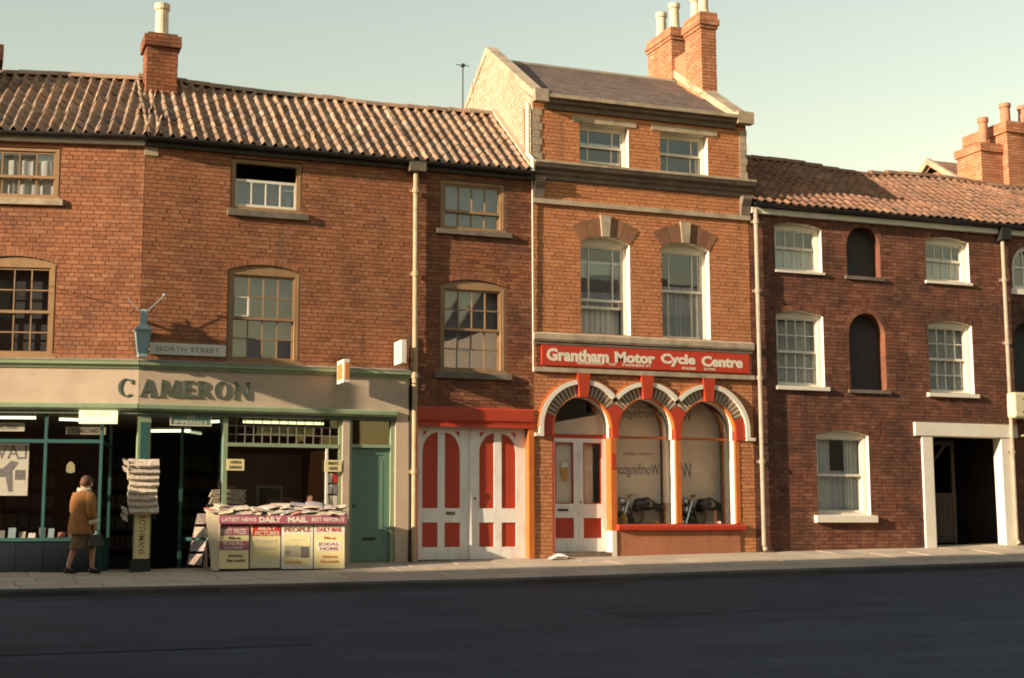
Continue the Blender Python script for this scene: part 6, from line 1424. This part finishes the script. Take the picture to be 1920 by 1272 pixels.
# jacket: a flared shell over the trunk, with sleeves
def shell(rings, n=44):
    m = MB(); fine = []
    for A, B in zip(rings, rings[1:]):
        for k in range(4): fine.append(tuple(A[i] + (B[i] - A[i]) * k / 4 for i in range(6)))
    rings = fine + [rings[-1]]
    for (z, cx_, cy_, rx, ry, jit) in rings:
        for i in range(n):
            a = 2 * math.pi * i / n; w_ = 1 + jit * math.sin(3 * a + z * 9) + jit * .8 * math.sin(7 * a + 4 * math.sin(z * 7)) + .012 * math.sin(11 * a + z * 25) * math.sin(z * 13)
            m.v.append(tuple(RZ @ V(cx_ + rx * w_ * math.cos(a), cy_ + ry * w_ * math.sin(a), z)))
    for j in range(len(rings) - 1):
        for i in range(n): m.f.append((j * n + i, j * n + (i + 1) % n, (j + 1) * n + (i + 1) % n, (j + 1) * n + i))
    return m
jk = shell([(.66, -.01, -.01, .245, .20, .05), (.70, -.01, -.01, .245, .198, .05), (.90, -.005, 0, .22, .175, .035), (1.08, 0, .01, .20, .15, .02), (1.22, .005, .01, .205, .14, .0), (1.32, .005, .01, .19, .12, 0), (1.385, .01, .015, .12, .09, 0), (1.41, .01, .02, .08, .075, 0)])
world_build(jk, 'jacket', 'suede_tan', per)
for pts, rr in (([V(-.15, .01, 1.33), V(-.205, .02, 1.2), V(-.235, .03, 1.06), V(-.225, .09, .93)], [.08, .085, .08, .07]), ([V(.16, .01, 1.32), V(.215, 0, 1.2), V(.25, -.02, 1.06), V(.265, .03, .86)], [.08, .088, .082, .072])):
    m = MB(); m.tube([tuple(RZ @ p) for p in pts], rr, 12); world_build(m, 'sleeve', 'suede_tan', per)
    e = pts[-1]; d = (pts[-1] - pts[-2]).normalized()
    m = MB(); m.tube([tuple(RZ @ (e - d * .04)), tuple(RZ @ (e + d * .0)), tuple(RZ @ (e + d * .035))], [.082, .086, .074], 12); world_build(m, 'cuff', 'fleece', per)
m = MB(); n = 18
for j, (z, k) in enumerate(((1.36, 1.05), (1.37, 1.3), (1.40, 1.32), (1.43, 1.12), (1.42, .85))):
    for i in range(n): a = 2 * math.pi * i / n; m.v.append(tuple(RZ @ V(.012 + .10 * k * math.cos(a), .02 + .088 * k * math.sin(a), z + .012 * math.sin(5 * a))))
for j in range(4):
    for i in range(n): m.f.append((j * n + i, j * n + (i + 1) % n, (j + 1) * n + (i + 1) % n, (j + 1) * n + i))
world_build(m, 'collar', 'fleece', per)
world_build(shell([(.42, 0, .02, .20, .21, .03), (.46, 0, .02, .20, .20, .03), (.62, 0, .01, .195, .15, .01), (.80, 0, 0, .175, .13, 0), (.92, 0, 0, .16, .12, 0)]), 'skirt', 'skirt_brown', per)
for fx, fy in ((-.10, -.18), (.09, .17)):
    m = MB(); m.tube([tuple(RZ @ V(fx, fy - .05, .045)), tuple(RZ @ V(fx, fy, .06)), tuple(RZ @ V(fx, fy + .08, .045)), tuple(RZ @ V(fx, fy + .17, .03))], [.035, .046, .046, .03], 10)
    m.v = [(x, y, max(0.0, z)) for x, y, z in m.v]; world_build(m, 'shoe', 'leather_black', per)
# hands: palm and five curled fingers
def hand(c, d, side, name):
    vs_ = [c, c + V(0, .01, -.045), c + V(0, .015, -.085)]; es = [(0, 1), (1, 2)]; rs = [(.024, .03), (.018, .036), (.014, .036)]
    for k, (oy, ln) in enumerate(((-.030, .06), (-.010, .068), (.010, .064), (.030, .05))):
        b = len(vs_); vs_ += [c + V(0, .015 + oy, -.09), c + V(-side * .012, .018 + oy, -.09 - ln * .5), c + V(-side * .034, .018 + oy, -.09 - ln * .75), c + V(-side * .05, .016 + oy, -.09 - ln * .55)]
        es += [(2, b), (b, b + 1), (b + 1, b + 2), (b + 2, b + 3)]; rs += [.0095, .009, .0085, .007]
    b = len(vs_); vs_ += [c + V(-side * .01, .045, -.04), c + V(-side * .03, .065, -.07), c + V(-side * .045, .06, -.095)]; es += [(1, b), (b, b + 1), (b + 1, b + 2)]; rs += [.011, .010, .008]
    skin_mesh(tw(vs_), es, rs, 0, name, 'skin', per, 1)
hand(V(.262, .055, .845), None, 1, 'hand'); hand(V(-.215, .115, .90), None, -1, 'hand')
hb = empty('handbag', P0 + RZ @ V(.26, .08, .45), 'small black handbag hanging from the right hand of the person in the tan jacket', 'handbag')
bc = P0 + RZ @ V(.255, .09, .45)
m = MB(); m.hexa([tuple(bc + RZ @ V(x, y, z)) for x, y, z in ((-.05, -.15, 0), (.05, -.15, 0), (.05, .15, 0), (-.05, .15, 0), (-.025, -.12, .20), (.025, -.12, .20), (.025, .12, .20), (-.025, .12, .20))]); m.build('bag_body', 'leather_black', hb, bevel=.015)
m = MB(); m.tube([tuple(bc + RZ @ V(0, -.09, .20)), tuple(bc + RZ @ V(0, -.05, .27)), tuple(bc + RZ @ V(-.01, 0, .295)), tuple(bc + RZ @ V(0, .05, .27)), tuple(bc + RZ @ V(0, .09, .20))], .008, 6); m.build('handle', 'leather_black', hb)
m = MB(); 
for y in (-.09, .09): m.torus(tuple(bc + RZ @ V(0, y, .205)), .014, .004, n=10, m=5)
m.build('clasp', 'chrome', hb)
